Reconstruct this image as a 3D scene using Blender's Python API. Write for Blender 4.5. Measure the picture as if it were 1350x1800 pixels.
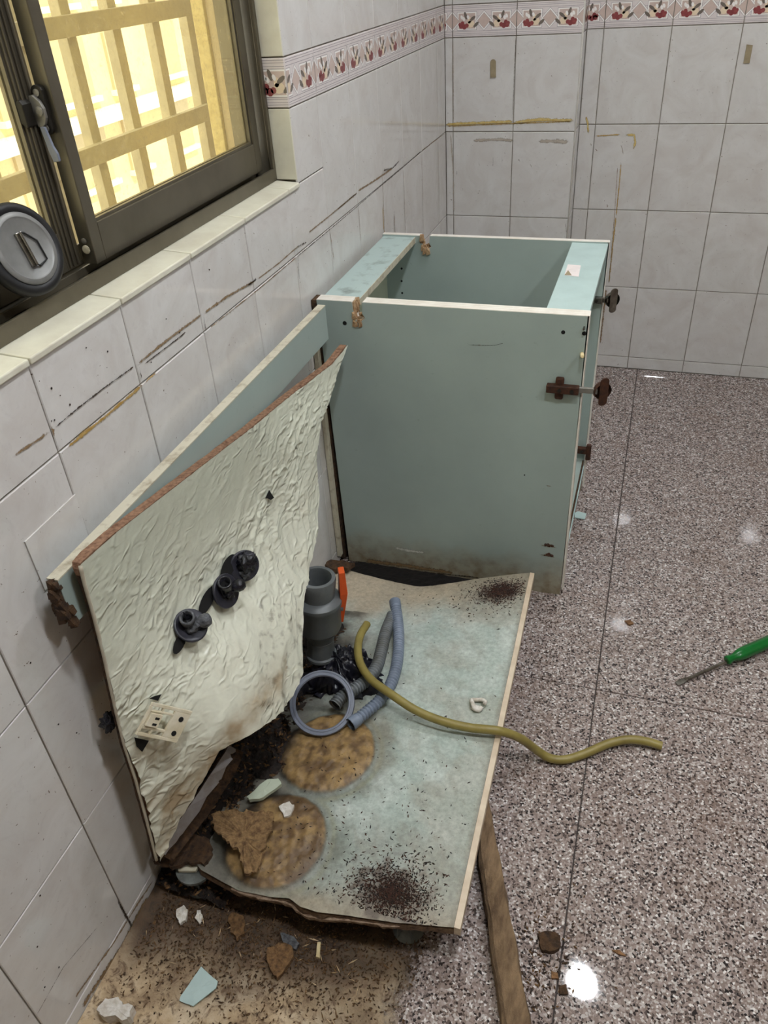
import bpy, bmesh, math, random
import numpy as np
from mathutils import Vector, Matrix, noise as mnoise

for o in list(bpy.data.objects):
    bpy.data.objects.remove(o, do_unlink=True)
scene = bpy.context.scene
COL = scene.collection
rnd = random.Random(7)

# ------------------------------------------------------------------ camera
CAM = np.array([0.70306, -1.30226, 1.36984])
FPX = 1388.58
_M = np.array([[0.9517, 0.3016, -0.0573], [0.1314, -0.5689, -0.8119], [-0.2774, 0.7651, -0.5810]])
_u, _s, _v = np.linalg.svd(_M)
MCAM = _u @ _v
cd = bpy.data.cameras.new('camera')
cam = bpy.data.objects.new('camera', cd)
COL.objects.link(cam)
cd.sensor_fit = 'VERTICAL'
cd.sensor_height = 24.0
cd.lens = FPX / 1800 * 24.0
cd.clip_start = 0.02
_R = Matrix((MCAM[0], -MCAM[1], -MCAM[2])).transposed().to_4x4()
cam.matrix_world = Matrix.Translation(CAM) @ _R
scene.camera = cam

# ------------------------------------------------------------------ world, sun, exposure
w = bpy.data.worlds.new('sky')
scene.world = w
w.use_nodes = True
bgn = w.node_tree.nodes['Background']
bgn.inputs[0].default_value = (0.86, 0.93, 1.0, 1)
bgn.inputs[1].default_value = 2.2
sd = bpy.data.lights.new('sun', 'SUN')
sd.energy = 5.0
sd.angle = 0.01
sd.color = (1.0, 0.93, 0.8)
sun = bpy.data.objects.new('sun', sd)
COL.objects.link(sun)
sun.rotation_euler = Vector((-0.62, 0.35, -0.70)).to_track_quat('-Z', 'Y').to_euler()
scene.view_settings.view_transform = 'Standard'
scene.view_settings.look = 'None'
scene.view_settings.gamma = 1.0
scene.view_settings.use_curve_mapping = False
scene.view_settings.exposure = 0.48
LAMP_E = 300.0


# ------------------------------------------------------------------ pixel -> point on a known plane of the room
def ray(u, v):
    return MCAM.T @ np.array([(u - 675) / FPX, (v - 900) / FPX, 1.0])


def px(u, v, x=None, y=None, z=None):
    d = ray(u, v)
    if x is not None:
        t = (x - CAM[0]) / d[0]
    elif y is not None:
        t = (y - CAM[1]) / d[1]
    else:
        t = (z - CAM[2]) / d[2]
    return CAM + t * d


def tps(pts, vals):
    P = np.array(pts, float)
    sc = np.ptp(P, axis=0).max()
    P = P / sc
    n = len(P)

    def U(r2):
        return np.where(r2 > 1e-12, 0.5 * r2 * np.log(np.maximum(r2, 1e-12)), 0)
    K = U(((P[:, None] - P[None]) ** 2).sum(-1)) + 1e-4 * np.eye(n)
    Q = np.c_[np.ones(n), P]
    A = np.zeros((n + 3, n + 3))
    A[:n, :n] = K
    A[:n, n:] = Q
    A[n:, :n] = Q.T
    sol = np.linalg.solve(A, np.r_[np.array(vals, float), 0, 0, 0])

    def f(X):
        X = np.atleast_2d(np.array(X, float)) / sc
        return U(((X[:, None] - P[None]) ** 2).sum(-1)) @ sol[:n] + np.c_[np.ones(len(X)), X] @ sol[n:]
    return f


# ------------------------------------------------------------------ materials
def lin(c):
    return tuple(((v / 255) / 12.92 if v / 255 <= 0.04045 else ((v / 255 + 0.055) / 1.055) ** 2.4) for v in c) + (1.0,)


class NT:
    def __init__(self, name):
        self.m = bpy.data.materials.new(name)
        self.m.use_nodes = True
        self.t = self.m.node_tree
        self.b = self.t.nodes['Principled BSDF']
        self.out = self.t.nodes['Material Output']

    def n(self, typ, **kw):
        nd = self.t.nodes.new('ShaderNode' + typ)
        for k, v in kw.items():
            if hasattr(nd, k) and k not in nd.inputs:
                setattr(nd, k, v)
            else:
                self.put(nd.inputs[k], v)
        return nd

    def put(self, sock, v):
        if isinstance(v, bpy.types.NodeSocket):
            self.t.links.new(v, sock)
        else:
            sock.default_value = v

    def coord(self, rand=False, scale=None):
        tc = self.n('TexCoord')
        o = tc.outputs['Object']
        if rand:
            oi = self.n('ObjectInfo')
            mu = self.n('Math', operation='MULTIPLY')
            self.put(mu.inputs[0], oi.outputs['Random'])
            mu.inputs[1].default_value = 37.0
            va = self.n('VectorMath', operation='ADD')
            self.put(va.inputs[0], o)
            self.put(va.inputs[1], mu.outputs[0])
            o = va.outputs[0]
        if scale:
            mp = self.n('Mapping')
            self.put(mp.inputs['Vector'], o)
            mp.inputs['Scale'].default_value = scale
            o = mp.outputs[0]
        return o

    def noise(self, vec, scale, detail=4, rough=0.55, dist=0.0):
        nd = self.n('TexNoise')
        self.put(nd.inputs['Vector'], vec)
        nd.inputs['Scale'].default_value = scale
        nd.inputs['Detail'].default_value = detail
        nd.inputs['Roughness'].default_value = rough
        nd.inputs['Distortion'].default_value = dist
        return nd.outputs[0]

    def ramp(self, fac, stops, interp='LINEAR'):
        r = self.n('ValToRGB')
        cr = r.color_ramp
        cr.interpolation = interp
        while len(cr.elements) < len(stops):
            cr.elements.new(0.5)
        for e, (p, c) in zip(cr.elements, stops):
            e.position = p
            e.color = c if len(c) == 4 else lin(c)
        self.put(r.inputs[0], fac)
        return r.outputs[0]

    def mix(self, fac, a, b, blend='MIX'):
        m = self.n('Mix', data_type='RGBA', blend_type=blend)
        self.put(m.inputs[0], fac)
        for i, v in ((6, a), (7, b)):
            self.put(m.inputs[i], v if isinstance(v, bpy.types.NodeSocket) else (v if len(v) == 4 else lin(v)))
        return m.outputs[2]

    def math(self, op, a, b=0.0, clamp=False):
        m = self.n('Math', operation=op)
        m.use_clamp = clamp
        self.put(m.inputs[0], a)
        self.put(m.inputs[1], b)
        return m.outputs[0]

    def bump(self, h, strength=0.3, dist=0.002):
        b = self.n('Bump')
        self.put(b.inputs['Height'], h)
        b.inputs['Strength'].default_value = strength
        b.inputs['Distance'].default_value = dist
        self.put(self.b.inputs['Normal'], b.outputs[0])

    def attr(self, name):
        a = self.n('Attribute')
        a.attribute_name = name
        return a

    def fin(self, base=None, rough=None, metal=None, spec=None, **kw):
        B = self.b
        if base is not None:
            self.put(B.inputs['Base Color'], base if isinstance(base, bpy.types.NodeSocket) else (base if len(base) == 4 else lin(base)))
        if rough is not None:
            self.put(B.inputs['Roughness'], rough)
        if metal is not None:
            self.put(B.inputs['Metallic'], metal)
        if spec is not None:
            self.put(B.inputs['Specular IOR Level'], spec)
        for k, v in kw.items():
            self.put(B.inputs[k], v)
        return self.m


def simple(name, c, rough=0.5, metal=0.0, c2=None, scale=30, bump=0.0, bscale=None, rand=False, lo=0.35, hi=0.7, bdist=0.002, stretch=None, spec=None):
    t = NT(name)
    v = t.coord(rand, stretch)
    base = c
    if c2 is not None:
        base = t.ramp(t.noise(v, scale, 6, 0.6), [(lo, c), (hi, c2)])
    if bump:
        t.bump(t.noise(v, bscale or scale, 6, 0.65), bump, bdist)
    return t.fin(base, rough, metal, spec)


def m_tile():
    t = NT('glazed_wall_tile')
    v = t.coord(True)
    n1 = t.noise(v, 9, 5, 0.6, 1.2)
    base = t.ramp(n1, [(0.30, (205, 200, 195)), (0.5, (212, 209, 205)), (0.72, (219, 217, 214))])
    sv = t.coord(True, (1, 1.0, 1))
    n2 = t.noise(sv, 22, 4, 0.7, 2.5)
    base = t.mix(t.ramp(n2, [(0.54, (0, 0, 0, 1)), (0.80, (0.45, 0.45, 0.45, 1))]), base, (190, 184, 182))
    sp = t.noise(v, 160, 2, 0.5)
    base = t.mix(t.ramp(sp, [(0.73, (0, 0, 0, 1)), (0.77, (1, 1, 1, 1))]), base, (120, 108, 96))
    t.bump(t.noise(v, 6, 2), 0.05, 0.004)
    return t.fin(base, t.ramp(n1, [(0.3, (0.03,) * 3 + (1,)), (0.8, (0.08,) * 3 + (1,))]), spec=0.45)


def m_granite():
    t = NT('polished_granite')
    v = t.coord(True)
    vo = t.n('TexVoronoi')
    t.put(vo.inputs['Vector'], v)
    vo.inputs['Scale'].default_value = 290
    bw = t.n('SeparateColor')
    t.put(bw.inputs[0], vo.outputs['Color'])
    cells = t.ramp(bw.outputs[0], [(0.0, (48, 43, 43)), (0.10, (92, 82, 79)), (0.22, (136, 121, 115)), (0.5, (154, 139, 133)), (0.66, (166, 153, 148)), (0.82, (190, 182, 178)), (0.95, (222, 217, 214))], 'CONSTANT')
    n2 = t.noise(v, 120, 4, 0.7)
    cells = t.mix(t.ramp(n2, [(0.61, (0, 0, 0, 1)), (0.66, (1, 1, 1, 1))]), cells, (50, 44, 45))
    n3 = t.noise(v, 100, 3, 0.6, 1)
    cells = t.mix(t.ramp(n3, [(0.62, (0, 0, 0, 1)), (0.70, (0.6,) * 3 + (1,))]), cells, (188, 180, 176))
    n4 = t.noise(t.coord(False), 6, 4, 0.6)
    cells = t.mix(t.ramp(n4, [(0.5, (0, 0, 0, 1)), (0.75, (0.35,) * 3 + (1,))]), cells, (118, 92, 74))
    return t.fin(cells, t.ramp(t.noise(t.coord(False), 14, 4), [(0.3, (0.015,) * 3 + (1,)), (0.75, (0.06,) * 3 + (1,))]), spec=0.5)


def m_laminate():
    t = NT('mint_laminate')
    v = t.coord()
    n1 = t.noise(v, 7, 5, 0.6)
    base = t.ramp(n1, [(0.3, (156, 170, 165)), (0.7, (164, 179, 173))])
    n2 = t.noise(v, 60, 6, 0.7)
    base = t.mix(t.ramp(n2, [(0.64, (0, 0, 0, 1)), (0.80, (0.5,) * 3 + (1,))]), base, (112, 120, 108))
    # swollen, dirty foot of the panel: a stain with its own ragged edge
    gz = t.n('SeparateXYZ')
    t.put(gz.inputs[0], v)
    h = t.math('ADD', gz.outputs[2], t.math('MULTIPLY', t.math('SUBTRACT', t.noise(v, 12, 5), 0.5), 0.10))
    st = t.ramp(h, [(0.015, (1, 1, 1, 1)), (0.055, (0.75,) * 3 + (1,)), (0.12, (0, 0, 0, 1))])
    base = t.mix(st, base, t.ramp(t.noise(v, 35, 5), [(0.3, (128, 112, 84)), (0.6, (164, 158, 138))]))
    t.bump(t.noise(v, 40, 3), 0.05, 0.001)
    return t.fin(base, 0.36)


def m_attr(name, rough=0.5, nscale=120, namt=0.25, bump=0.2, bscale=140, bdist=0.002, speck=None, spec=None):
    t = NT(name)
    v = t.coord()
    a = t.attr('Col')
    n1 = t.noise(v, nscale, 6, 0.7)
    base = t.mix(namt, a.outputs['Color'], t.ramp(n1, [(0.3, (0.25,) * 3 + (1,)), (0.7, (1.6,) * 3 + (1,))]), 'MULTIPLY')
    if speck:
        sc, lo, hi, col, amt = speck
        n2 = t.noise(v, sc, 5, 0.75)
        base = t.mix(t.ramp(n2, [(lo, (0, 0, 0, 1)), (hi, (amt,) * 3 + (1,))]), base, col)
    t.bump(t.noise(v, bscale, 7, 0.7), bump, bdist)
    return t.fin(base, rough, spec=spec)


def m_stain(name, c, c2, scale=60, thresh=0.45, soft=0.2, rough=0.7):
    t = NT(name)
    v = t.coord()
    a = t.attr('fall')
    n1 = t.noise(v, scale * 4, 6, 0.75)
    n0 = t.noise(v, scale, 3, 0.6)
    f = t.math('ADD', t.math('MULTIPLY', a.outputs['Fac'], 0.55), t.math('ADD', t.math('MULTIPLY', n1, 0.55), t.math('MULTIPLY', n0, 0.45)))
    al = t.ramp(f, [(thresh, (0, 0, 0, 1)), (min(0.99, thresh + soft), (1, 1, 1, 1))])
    t.fin(t.ramp(t.noise(v, scale * 2, 4), [(0.35, c), (0.65, c2)]), rough)
    t.put(t.b.inputs['Alpha'], al)
    return t.m


def m_glass():
    t = NT('amber_dirty_glass')
    v = t.coord()
    tr = t.n('BsdfTransparent')
    tr.inputs[0].default_value = (0.93, 0.89, 0.74, 1)
    gl = t.n('BsdfGlossy')
    gl.inputs['Roughness'].default_value = 0.03
    df = t.n('BsdfDiffuse')
    df.inputs[0].default_value = lin((214, 200, 160))
    ts = t.n('BsdfTranslucent')
    ts.inputs[0].default_value = lin((230, 215, 170))
    dirt = t.n('MixShader')
    dirt.inputs[0].default_value = 0.5
    t.put(dirt.inputs[1], df.outputs[0])
    t.put(dirt.inputs[2], ts.outputs[0])
    m1 = t.n('MixShader')
    t.put(m1.inputs[0], t.math('ADD', t.ramp(t.noise(v, 130, 5, 0.75), [(0.56, (0.0,) * 3 + (1,)), (0.78, (0.5,) * 3 + (1,))]), 0.10))
    t.put(m1.inputs[1], tr.outputs[0])
    t.put(m1.inputs[2], dirt.outputs[0])
    lw = t.n('LayerWeight')
    m2 = t.n('MixShader')
    t.put(m2.inputs[0], t.math('ADD', t.math('MULTIPLY', t.math('POWER', lw.outputs['Facing'], 5.0), 0.5), 0.03))
    t.put(m2.inputs[1], m1.outputs[0])
    t.put(m2.inputs[2], gl.outputs[0])
    t.t.links.new(m2.outputs[0], t.out.inputs[0])
    return t.m


def m_emit(name, c, s):
    t = NT(name)
    return t.fin(c, 0.4, **{'Emission Color': c if len(c) == 4 else lin(c), 'Emission Strength': s})


def m_screed():
    t = NT('dirty_screed')
    v = t.coord()
    n1 = t.noise(v, 10, 6, 0.65)
    base = t.ramp(n1, [(0.3, (130, 104, 76)), (0.5, (190, 166, 132)), (0.68, (220, 202, 174))])
    n2 = t.noise(v, 55, 6, 0.75, 0.6)
    base = t.mix(t.ramp(n2, [(0.49, (0, 0, 0, 1)), (0.62, (0.9,) * 3 + (1,))]), base, (92, 68, 46))
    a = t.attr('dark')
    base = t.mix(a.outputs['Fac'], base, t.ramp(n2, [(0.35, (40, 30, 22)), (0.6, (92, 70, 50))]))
    t.bump(t.math('ADD', n1, t.math('MULTIPLY', n2, 0.5)), 0.5, 0.006)
    t.fin(base, 0.75)
    e = t.attr('fall')
    f = t.math('ADD', t.math('MULTIPLY', e.outputs['Fac'], 1.0), t.math('MULTIPLY', t.noise(v, 45, 6, 0.75), 0.7))
    t.put(t.b.inputs['Alpha'], t.ramp(f, [(0.42, (0, 0, 0, 1)), (0.70, (1, 1, 1, 1))]))
    return t.m


def m_vinyl():
    t = NT('wrinkled_vinyl')
    v = t.coord()
    a = t.attr('Col')
    mp = t.n('Mapping')
    t.put(mp.inputs['Vector'], v)
    mp.inputs['Rotation'].default_value = (0.77, 0, 0)
    mp.inputs['Scale'].default_value = (1.0, 1.0, 2.0)
    nd = t.n('TexNoise')
    nd.noise_type = 'RIDGED_MULTIFRACTAL'
    t.put(nd.inputs['Vector'], mp.outputs[0])
    nd.inputs['Scale'].default_value = 34.0
    nd.inputs['Detail'].default_value = 4.0
    nd.inputs['Roughness'].default_value = 0.55
    nd.inputs['Distortion'].default_value = 0.9
    k = t.attr('crk')
    h = t.math('MULTIPLY', nd.outputs[0], k.outputs['Fac'])
    t.bump(h, 1.0, 0.0060)
    return t.fin(t.mix(0.08, a.outputs['Color'], t.ramp(t.noise(v, 60, 6, 0.7), [(0.3, (0.25,) * 3 + (1,)), (0.7, (1.6,) * 3 + (1,))]), 'MULTIPLY'), 0.27)


MT = dict(
    tile=m_tile(), granite=m_granite(), laminate=m_laminate(), glass=m_glass(), screed=m_screed(),
    grout=simple('grout', (150, 144, 132), 0.85, c2=(120, 110, 96), scale=40, bump=0.3),
    floor_grout=simple('floor_grout', (70, 62, 58), 0.8),
    plaster=simple('painted_plaster', (226, 224, 218), 0.7, c2=(216, 212, 204), scale=6),
    wall_far=simple('dull_painted_wall', (150, 140, 126), 0.7, c2=(138, 128, 114), scale=4),  # unseen walls, tone lowered to cut bounce light
    sill=simple('sill_tile', (222, 220, 202), 0.2, c2=(205, 200, 182), scale=14, rand=True),
    trim=simple('white_trim', (228, 226, 220), 0.3, c2=(208, 202, 190), scale=20),
    bronze=simple('bronze_aluminium', (122, 116, 102), 0.36, 0.75, c2=(108, 102, 88), scale=12),
    bronze_dark=simple('dark_bronze_aluminium', (40, 37, 32), 0.45, 0.4),
    steel=simple('brushed_steel', (150, 148, 142), 0.42, 0.55, c2=(126, 122, 114), scale=40),
    zinc=simple('dull_zinc', (136, 136, 134), 0.45, 0.25, c2=(118, 118, 116), scale=30),
    chrome=simple('worn_nickel', (165, 162, 155), 0.25, 1.0, c2=(110, 104, 95), scale=50),
    rust=simple('rusty_steel', (86, 52, 34), 0.7, 0.35, c2=(48, 34, 28), scale=90, bump=0.4, bscale=180),
    edge=simple('cream_edge_band', (236, 232, 222), 0.45, c2=(220, 212, 198), scale=25),
    edge_cream=simple('cream_vinyl_edge', (202, 196, 176), 0.4, c2=(176, 164, 142), scale=30),
    chip_mid=simple('damp_chipboard', (122, 96, 72), 0.9, c2=(66, 48, 34), scale=110, bump=0.9, bscale=150, bdist=0.005),
    chip_pale=simple('pale_delaminated_chipboard', (176, 152, 130), 0.9, c2=(116, 92, 72), scale=110, bump=0.9, bscale=150, bdist=0.005),
    edge_worn=simple('worn_edge_band', (222, 206, 182), 0.5, c2=(196, 176, 150), scale=20),
    edge_old=simple('speckled_edge_band', (204, 198, 176), 0.55, c2=(150, 136, 110), scale=45, lo=0.5, hi=0.75),
    chip=simple('raw_chipboard', (150, 112, 76), 0.9, c2=(84, 56, 34), scale=120, bump=0.8, bscale=160, bdist=0.004),
    chip_pink=simple('reddish_chipboard', (158, 122, 96), 0.9, c2=(98, 66, 46), scale=140, bump=0.7, bscale=160, bdist=0.003),
    chip_dark=simple('rotten_chipboard', (92, 66, 42), 0.9, c2=(38, 27, 19), scale=80, bump=1.0, bscale=120, bdist=0.006),
    wood_grey=simple('weathered_wood', (150, 124, 94), 0.9, c2=(92, 72, 52), scale=60, bump=1.0, bscale=110, bdist=0.008, stretch=(1, 0.35, 1)),
    notch=simple('fresh_broken_chipboard', (198, 168, 130), 0.9, c2=(140, 104, 70), scale=130, bump=0.8, bscale=160, bdist=0.004),
    flake=simple('golden_chipboard', (160, 128, 86), 0.9, c2=(92, 66, 42), scale=110, bump=1.0, bscale=120, bdist=0.006),
    backing=simple('grey_backing_film', (168, 164, 164), 0.5, c2=(142, 132, 124), scale=30),
    cream_in=simple('cream_back_board', (196, 204, 182), 0.6, c2=(180, 190, 168), scale=8),
    pvc=simple('grey_pvc', (104, 108, 110), 0.38, c2=(84, 88, 88), scale=14),
    pvc_light=simple('light_grey_pvc', (128, 134, 148), 0.4, c2=(106, 112, 126), scale=20),
    hose=simple('blue_grey_hose', (134, 146, 164), 0.42, c2=(106, 116, 132), scale=30),
    hose_dark=simple('dirty_grey_hose', (120, 126, 130), 0.5, c2=(86, 86, 80), scale=30),
    dark=simple('black_cavity', (10, 9, 8), 0.9),
    rubber=simple('black_rubber', (16, 16, 17), 0.55, c2=(28, 28, 30), scale=40),
    goo=simple('black_glossy_plastic', (14, 14, 17), 0.16, c2=(34, 34, 42), scale=60, bump=0.5, bscale=150, bdist=0.003),
    flange=simple('dark_blue_grey_rubber', (52, 52, 62), 0.4, c2=(34, 34, 42), scale=60),
    goo_grey=simple('grey_crusted_valve', (112, 114, 118), 0.45, 0.3, c2=(40, 40, 44), scale=120, bump=0.9, bscale=160, bdist=0.003),
    bag=simple('black_plastic_bag', (20, 20, 26), 0.28, c2=(34, 34, 44), scale=30),
    orange=simple('orange_plastic', (222, 92, 34), 0.4, c2=(200, 78, 26), scale=20),
    yellow_hose=simple('olive_yellow_hose', (150, 136, 74), 0.42, c2=(122, 108, 54), scale=22),
    switch=simple('ivory_plastic', (226, 218, 196), 0.4, c2=(204, 192, 160), scale=40),
    green=simple('green_handle', (14, 112, 44), 0.18, c2=(10, 88, 34), scale=18),
    mint=simple('mint_chip', (182, 203, 199), 0.5, c2=(172, 193, 189), scale=20),
    mint_dirty=simple('dirty_mint_rail', (176, 194, 189), 0.5, c2=(96, 98, 90), scale=26, lo=0.52, hi=0.85),
    white=simple('white_plaster_bit', (226, 222, 214), 0.8, c2=(190, 180, 164), scale=90, bump=0.5, bscale=120),
    paper=simple('white_paper', (232, 222, 218), 0.7),
    tan=simple('tan_adhesive', (160, 146, 118), 0.8, c2=(140, 126, 98), scale=60),
    dowel=simple('pale_wood', (224, 206, 160), 0.7, c2=(200, 178, 130), scale=60),
    leg=simple('grey_leg_plastic', (112, 116, 112), 0.5, c2=(72, 72, 66), scale=40),
    soil=simple('black_rot', (44, 33, 25), 0.8, c2=(20, 15, 12), scale=70, bump=1.0, bscale=90, bdist=0.008),
    gap_dark=simple('black_gap_sheet', (16, 13, 11), 0.9, c2=(26, 20, 16), scale=70, bump=1.0, bscale=90, bdist=0.008),
    crumb=simple('dark_crumbs', (52, 36, 27), 0.85, c2=(30, 22, 18), scale=200),
    frass=simple('red_brown_frass', (84, 54, 42), 0.9, c2=(58, 38, 30), scale=160),
    fibre=simple('wood_fibres', (138, 104, 66), 0.9, c2=(80, 56, 34), scale=140, bump=1.0, bscale=160, bdist=0.005),
    fibre_pale=simple('pale_wood_fibres', (206, 182, 146), 0.9, c2=(160, 132, 96), scale=60),
    vinyl=m_vinyl(),
    swollen=m_attr('swollen_board', 0.5, 110, 0.35, 0.3, 150, 0.003, speck=(260, 0.635, 0.70, (34, 26, 22), 0.8)),
    st_black=m_stain('black_mould', (30, 24, 18), (66, 50, 36), 90, 0.88, 0.25),
    st_brown=m_stain('brown_streak', (150, 124, 90), (124, 100, 70), 60, 0.80, 0.45),
    st_yellow=m_stain('yellow_silicone', (196, 166, 100), (172, 136, 66), 60, 0.74, 0.4, 0.5),
    st_pale=m_stain('pale_silicone', (216, 198, 140), (190, 158, 80), 60, 0.62, 0.25, 0.5),
    st_dirt=m_stain('grey_dirt', (190, 180, 166), (172, 160, 146), 30, 0.72, 0.6),
    p_frame=simple('print_grey', (150, 142, 146), 0.25), p_ground=simple('border_tile_glaze', (226, 218, 216), 0.15, c2=(216, 206, 204), scale=30),
    p_pink=simple('print_pink_beige', (208, 188, 178), 0.25, c2=(200, 178, 168), scale=60), p_red=simple('print_red', (150, 78, 78), 0.25, c2=(122, 56, 60), scale=90),
    p_cream=simple('print_cream', (232, 212, 184), 0.25), p_leaf=simple('print_leaf', (116, 106, 98), 0.25), p_white=simple('print_white', (244, 240, 236), 0.25),
    p_ink=simple('print_faded_ink', (196, 190, 188), 0.6),
    out_wall=simple('beige_render', (222, 204, 168), 0.9, c2=(208, 190, 154), scale=2),
    out_white=simple('white_render', (244, 240, 228), 0.9),
    out_win=simple('far_window_glass', (178, 164, 136), 0.3), out_trim=simple('far_white_trim', (244, 236, 216), 0.7),
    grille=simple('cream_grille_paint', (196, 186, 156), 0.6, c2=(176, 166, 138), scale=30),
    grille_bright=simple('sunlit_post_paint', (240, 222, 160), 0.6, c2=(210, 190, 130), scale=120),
    lamp=m_emit('lamp_diffuser', (0.93, 0.96, 1.0, 1), LAMP_E),
)


# ------------------------------------------------------------------ mesh building
class MB:
    def __init__(self):
        self.v, self.f, self.mi = [], [], []

    def add(self, vs, fs, m=0):
        o = len(self.v)
        self.v += [tuple(map(float, p)) for p in vs]
        self.f += [tuple(i + o for i in q) for q in fs]
        self.mi += [m] * len(fs)
        return self

    def hexa(self, p, m=0):
        return self.add(p, [(0, 3, 2, 1), (4, 5, 6, 7), (0, 1, 5, 4), (1, 2, 6, 5), (2, 3, 7, 6), (3, 0, 4, 7)], m)

    def box(self, x0, x1, y0, y1, z0, z1, m=0):
        return self.hexa([(x0, y0, z0), (x1, y0, z0), (x1, y1, z0), (x0, y1, z0), (x0, y0, z1), (x1, y0, z1), (x1, y1, z1), (x0, y1, z1)], m)

    def prism(self, poly, a, b, axis='z', m=0, mside=None):
        """outline in the two other axes, extruded from a to b"""
        def P(p, t):
            return {'z': (p[0], p[1], t), 'y': (p[0], t, p[1]), 'x': (t, p[0], p[1])}[axis]
        n = len(poly)
        vs = [P(p, a) for p in poly] + [P(p, b) for p in poly]
        self.add(vs, [tuple(range(n))[::-1], tuple(range(n, 2 * n))], m)
        self.f += [tuple(i + len(self.v) - 2 * n for i in (k, (k + 1) % n, n + (k + 1) % n, n + k)) for k in range(n)]
        self.mi += [m if mside is None else mside] * n
        return self

    def lathe(self, prof, origin, axis, seg=24, m=0, close=True):
        """profile of (radius, height) turned round an axis"""
        ax = Vector(axis).normalized()
        t = Vector((1, 0, 0)) if abs(ax.x) < 0.8 else Vector((0, 1, 0))
        e1 = ax.cross(t).normalized()
        e2 = ax.cross(e1)
        o = Vector(origin)
        vs, fs = [], []
        for r, h in prof:
            for k in range(seg):
                a = 2 * math.pi * k / seg
                vs.append(o + ax * h + (e1 * math.cos(a) + e2 * math.sin(a)) * r)
        for i in range(len(prof) - 1):
            for k in range(seg):
                k2 = (k + 1) % seg
                fs.append((i * seg + k, i * seg + k2, (i + 1) * seg + k2, (i + 1) * seg + k))
        if close:
            fs.append(tuple(range(seg))[::-1])
            fs.append(tuple(range((len(prof) - 1) * seg, len(prof) * seg)))
        return self.add(vs, fs, m)

    def tube(self, path, rad, seg=12, m=0, cap=True):
        P = [Vector(p) for p in path]
        R = rad if callable(rad) else (lambda i: rad)
        vs, fs = [], []
        up = None
        for i, p in enumerate(P):
            d = (P[min(i + 1, len(P) - 1)] - P[max(i - 1, 0)]).normalized()
            if up is None:
                up = Vector((0, 0, 1)) if abs(d.z) < 0.9 else Vector((1, 0, 0))
            e1 = d.cross(up).normalized()
            e2 = e1.cross(d).normalized()
            up = e2
            for k in range(seg):
                a = 2 * math.pi * k / seg
                vs.append(p + (e1 * math.cos(a) + e2 * math.sin(a)) * R(i))
        for i in range(len(P) - 1):
            for k in range(seg):
                k2 = (k + 1) % seg
                fs.append((i * seg + k, (i + 1) * seg + k, (i + 1) * seg + k2, i * seg + k2))
        if cap:
            fs.append(tuple(range(seg)))
            fs.append(tuple(range((len(P) - 1) * seg, len(P) * seg))[::-1])
        return self.add(vs, fs, m)

    def mesh(self, name, mats, smooth=False, attrs=None):
        me = bpy.data.meshes.new(name)
        me.from_pydata(self.v, [], self.f)
        for k in (mats if isinstance(mats, (list, tuple)) else [mats]):
            me.materials.append(MT[k])
        me.polygons.foreach_set('material_index', self.mi)
        me.polygons.foreach_set('use_smooth', [smooth] * len(self.f))
        for an, vals in (attrs or {}).items():
            vals = np.array(vals, np.float32)
            if vals.ndim == 2:
                a = me.attributes.new(an, 'FLOAT_COLOR', 'POINT')
                a.data.foreach_set('color', np.c_[vals[:, :3], np.ones(len(vals), np.float32)].ravel().astype(np.float32))
            else:
                a = me.attributes.new(an, 'FLOAT', 'POINT')
                a.data.foreach_set('value', vals)
        me.update()
        return me

    def build(self, name, mats, parent=None, smooth=False, bevel=0.0, fix=True, attrs=None, auto=False):
        me = self.mesh(name, mats, smooth, attrs)
        if fix:
            bm = bmesh.new()
            bm.from_mesh(me)
            bmesh.ops.recalc_face_normals(bm, faces=bm.faces)
            bm.to_mesh(me)
            bm.free()
        o = bpy.data.objects.new(name, me)
        COL.objects.link(o)
        if parent:
            o.parent = parent
        if bevel:
            b = o.modifiers.new('bevel', 'BEVEL')
            b.width = bevel
            b.segments = 2
            b.limit_method = 'ANGLE'
            b.angle_limit = 0.6
        if auto:
            for p in me.polygons:
                p.use_smooth = True
            try:
                me.set_sharp_from_angle(angle=0.7)
            except Exception:
                pass
        return o


def tag(o, label=None, cat=None, group=None, kind=None):
    if label:
        o['label'] = label
    if cat:
        o['category'] = cat
    if group:
        o['group'] = group
    if kind:
        o['kind'] = kind
    return o


def empty(name, loc=(0, 0, 0)):
    """an Empty at the base of a thing; its parts are built in world coordinates and keep them"""
    o = bpy.data.objects.new(name, None)
    o.empty_display_size = 0.05
    COL.objects.link(o)
    o.location = loc
    return o


def keep(part, root):
    part.parent = root
    part.matrix_parent_inverse = Matrix.Translation(root.location).inverted()
    return part


def smoothpath(pts, n=8):
    P = [Vector(p) for p in pts]
    P = [P[0] * 2 - P[1]] + P + [P[-1] * 2 - P[-2]]
    out = []
    for i in range(1, len(P) - 2):
        a, b, c, d = P[i - 1:i + 3]
        for k in range(n):
            t = k / n
            out.append(0.5 * ((2 * b) + (c - a) * t + (2 * a - 5 * b + 4 * c - d) * t * t + (3 * b - a - 3 * c + d) * t ** 3))
    out.append(P[-2])
    return out


def fbm(x, y, z=0.0, octv=4):
    return mnoise.fractal(Vector((x, y, z)), 1.0, 2.0, octv)


# ------------------------------------------------------------------ the room
TW, TH = 0.2, 0.26980
ROWS = [0.0, 0.0463, 0.3161, 0.5859, 0.8557, 1.1255, 1.2123, 1.4821, 1.7519, 2.0217, 2.2915, 2.40]
YP, YB, XP = 1.501, 1.6182, 0.4251
WY0, WY1, WZ0, WZ1 = -1.594, 0.262, 0.9860, 2.0217
XR, YR, ZC = 2.4, -2.4, 2.4
GAP = 0.0012

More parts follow.
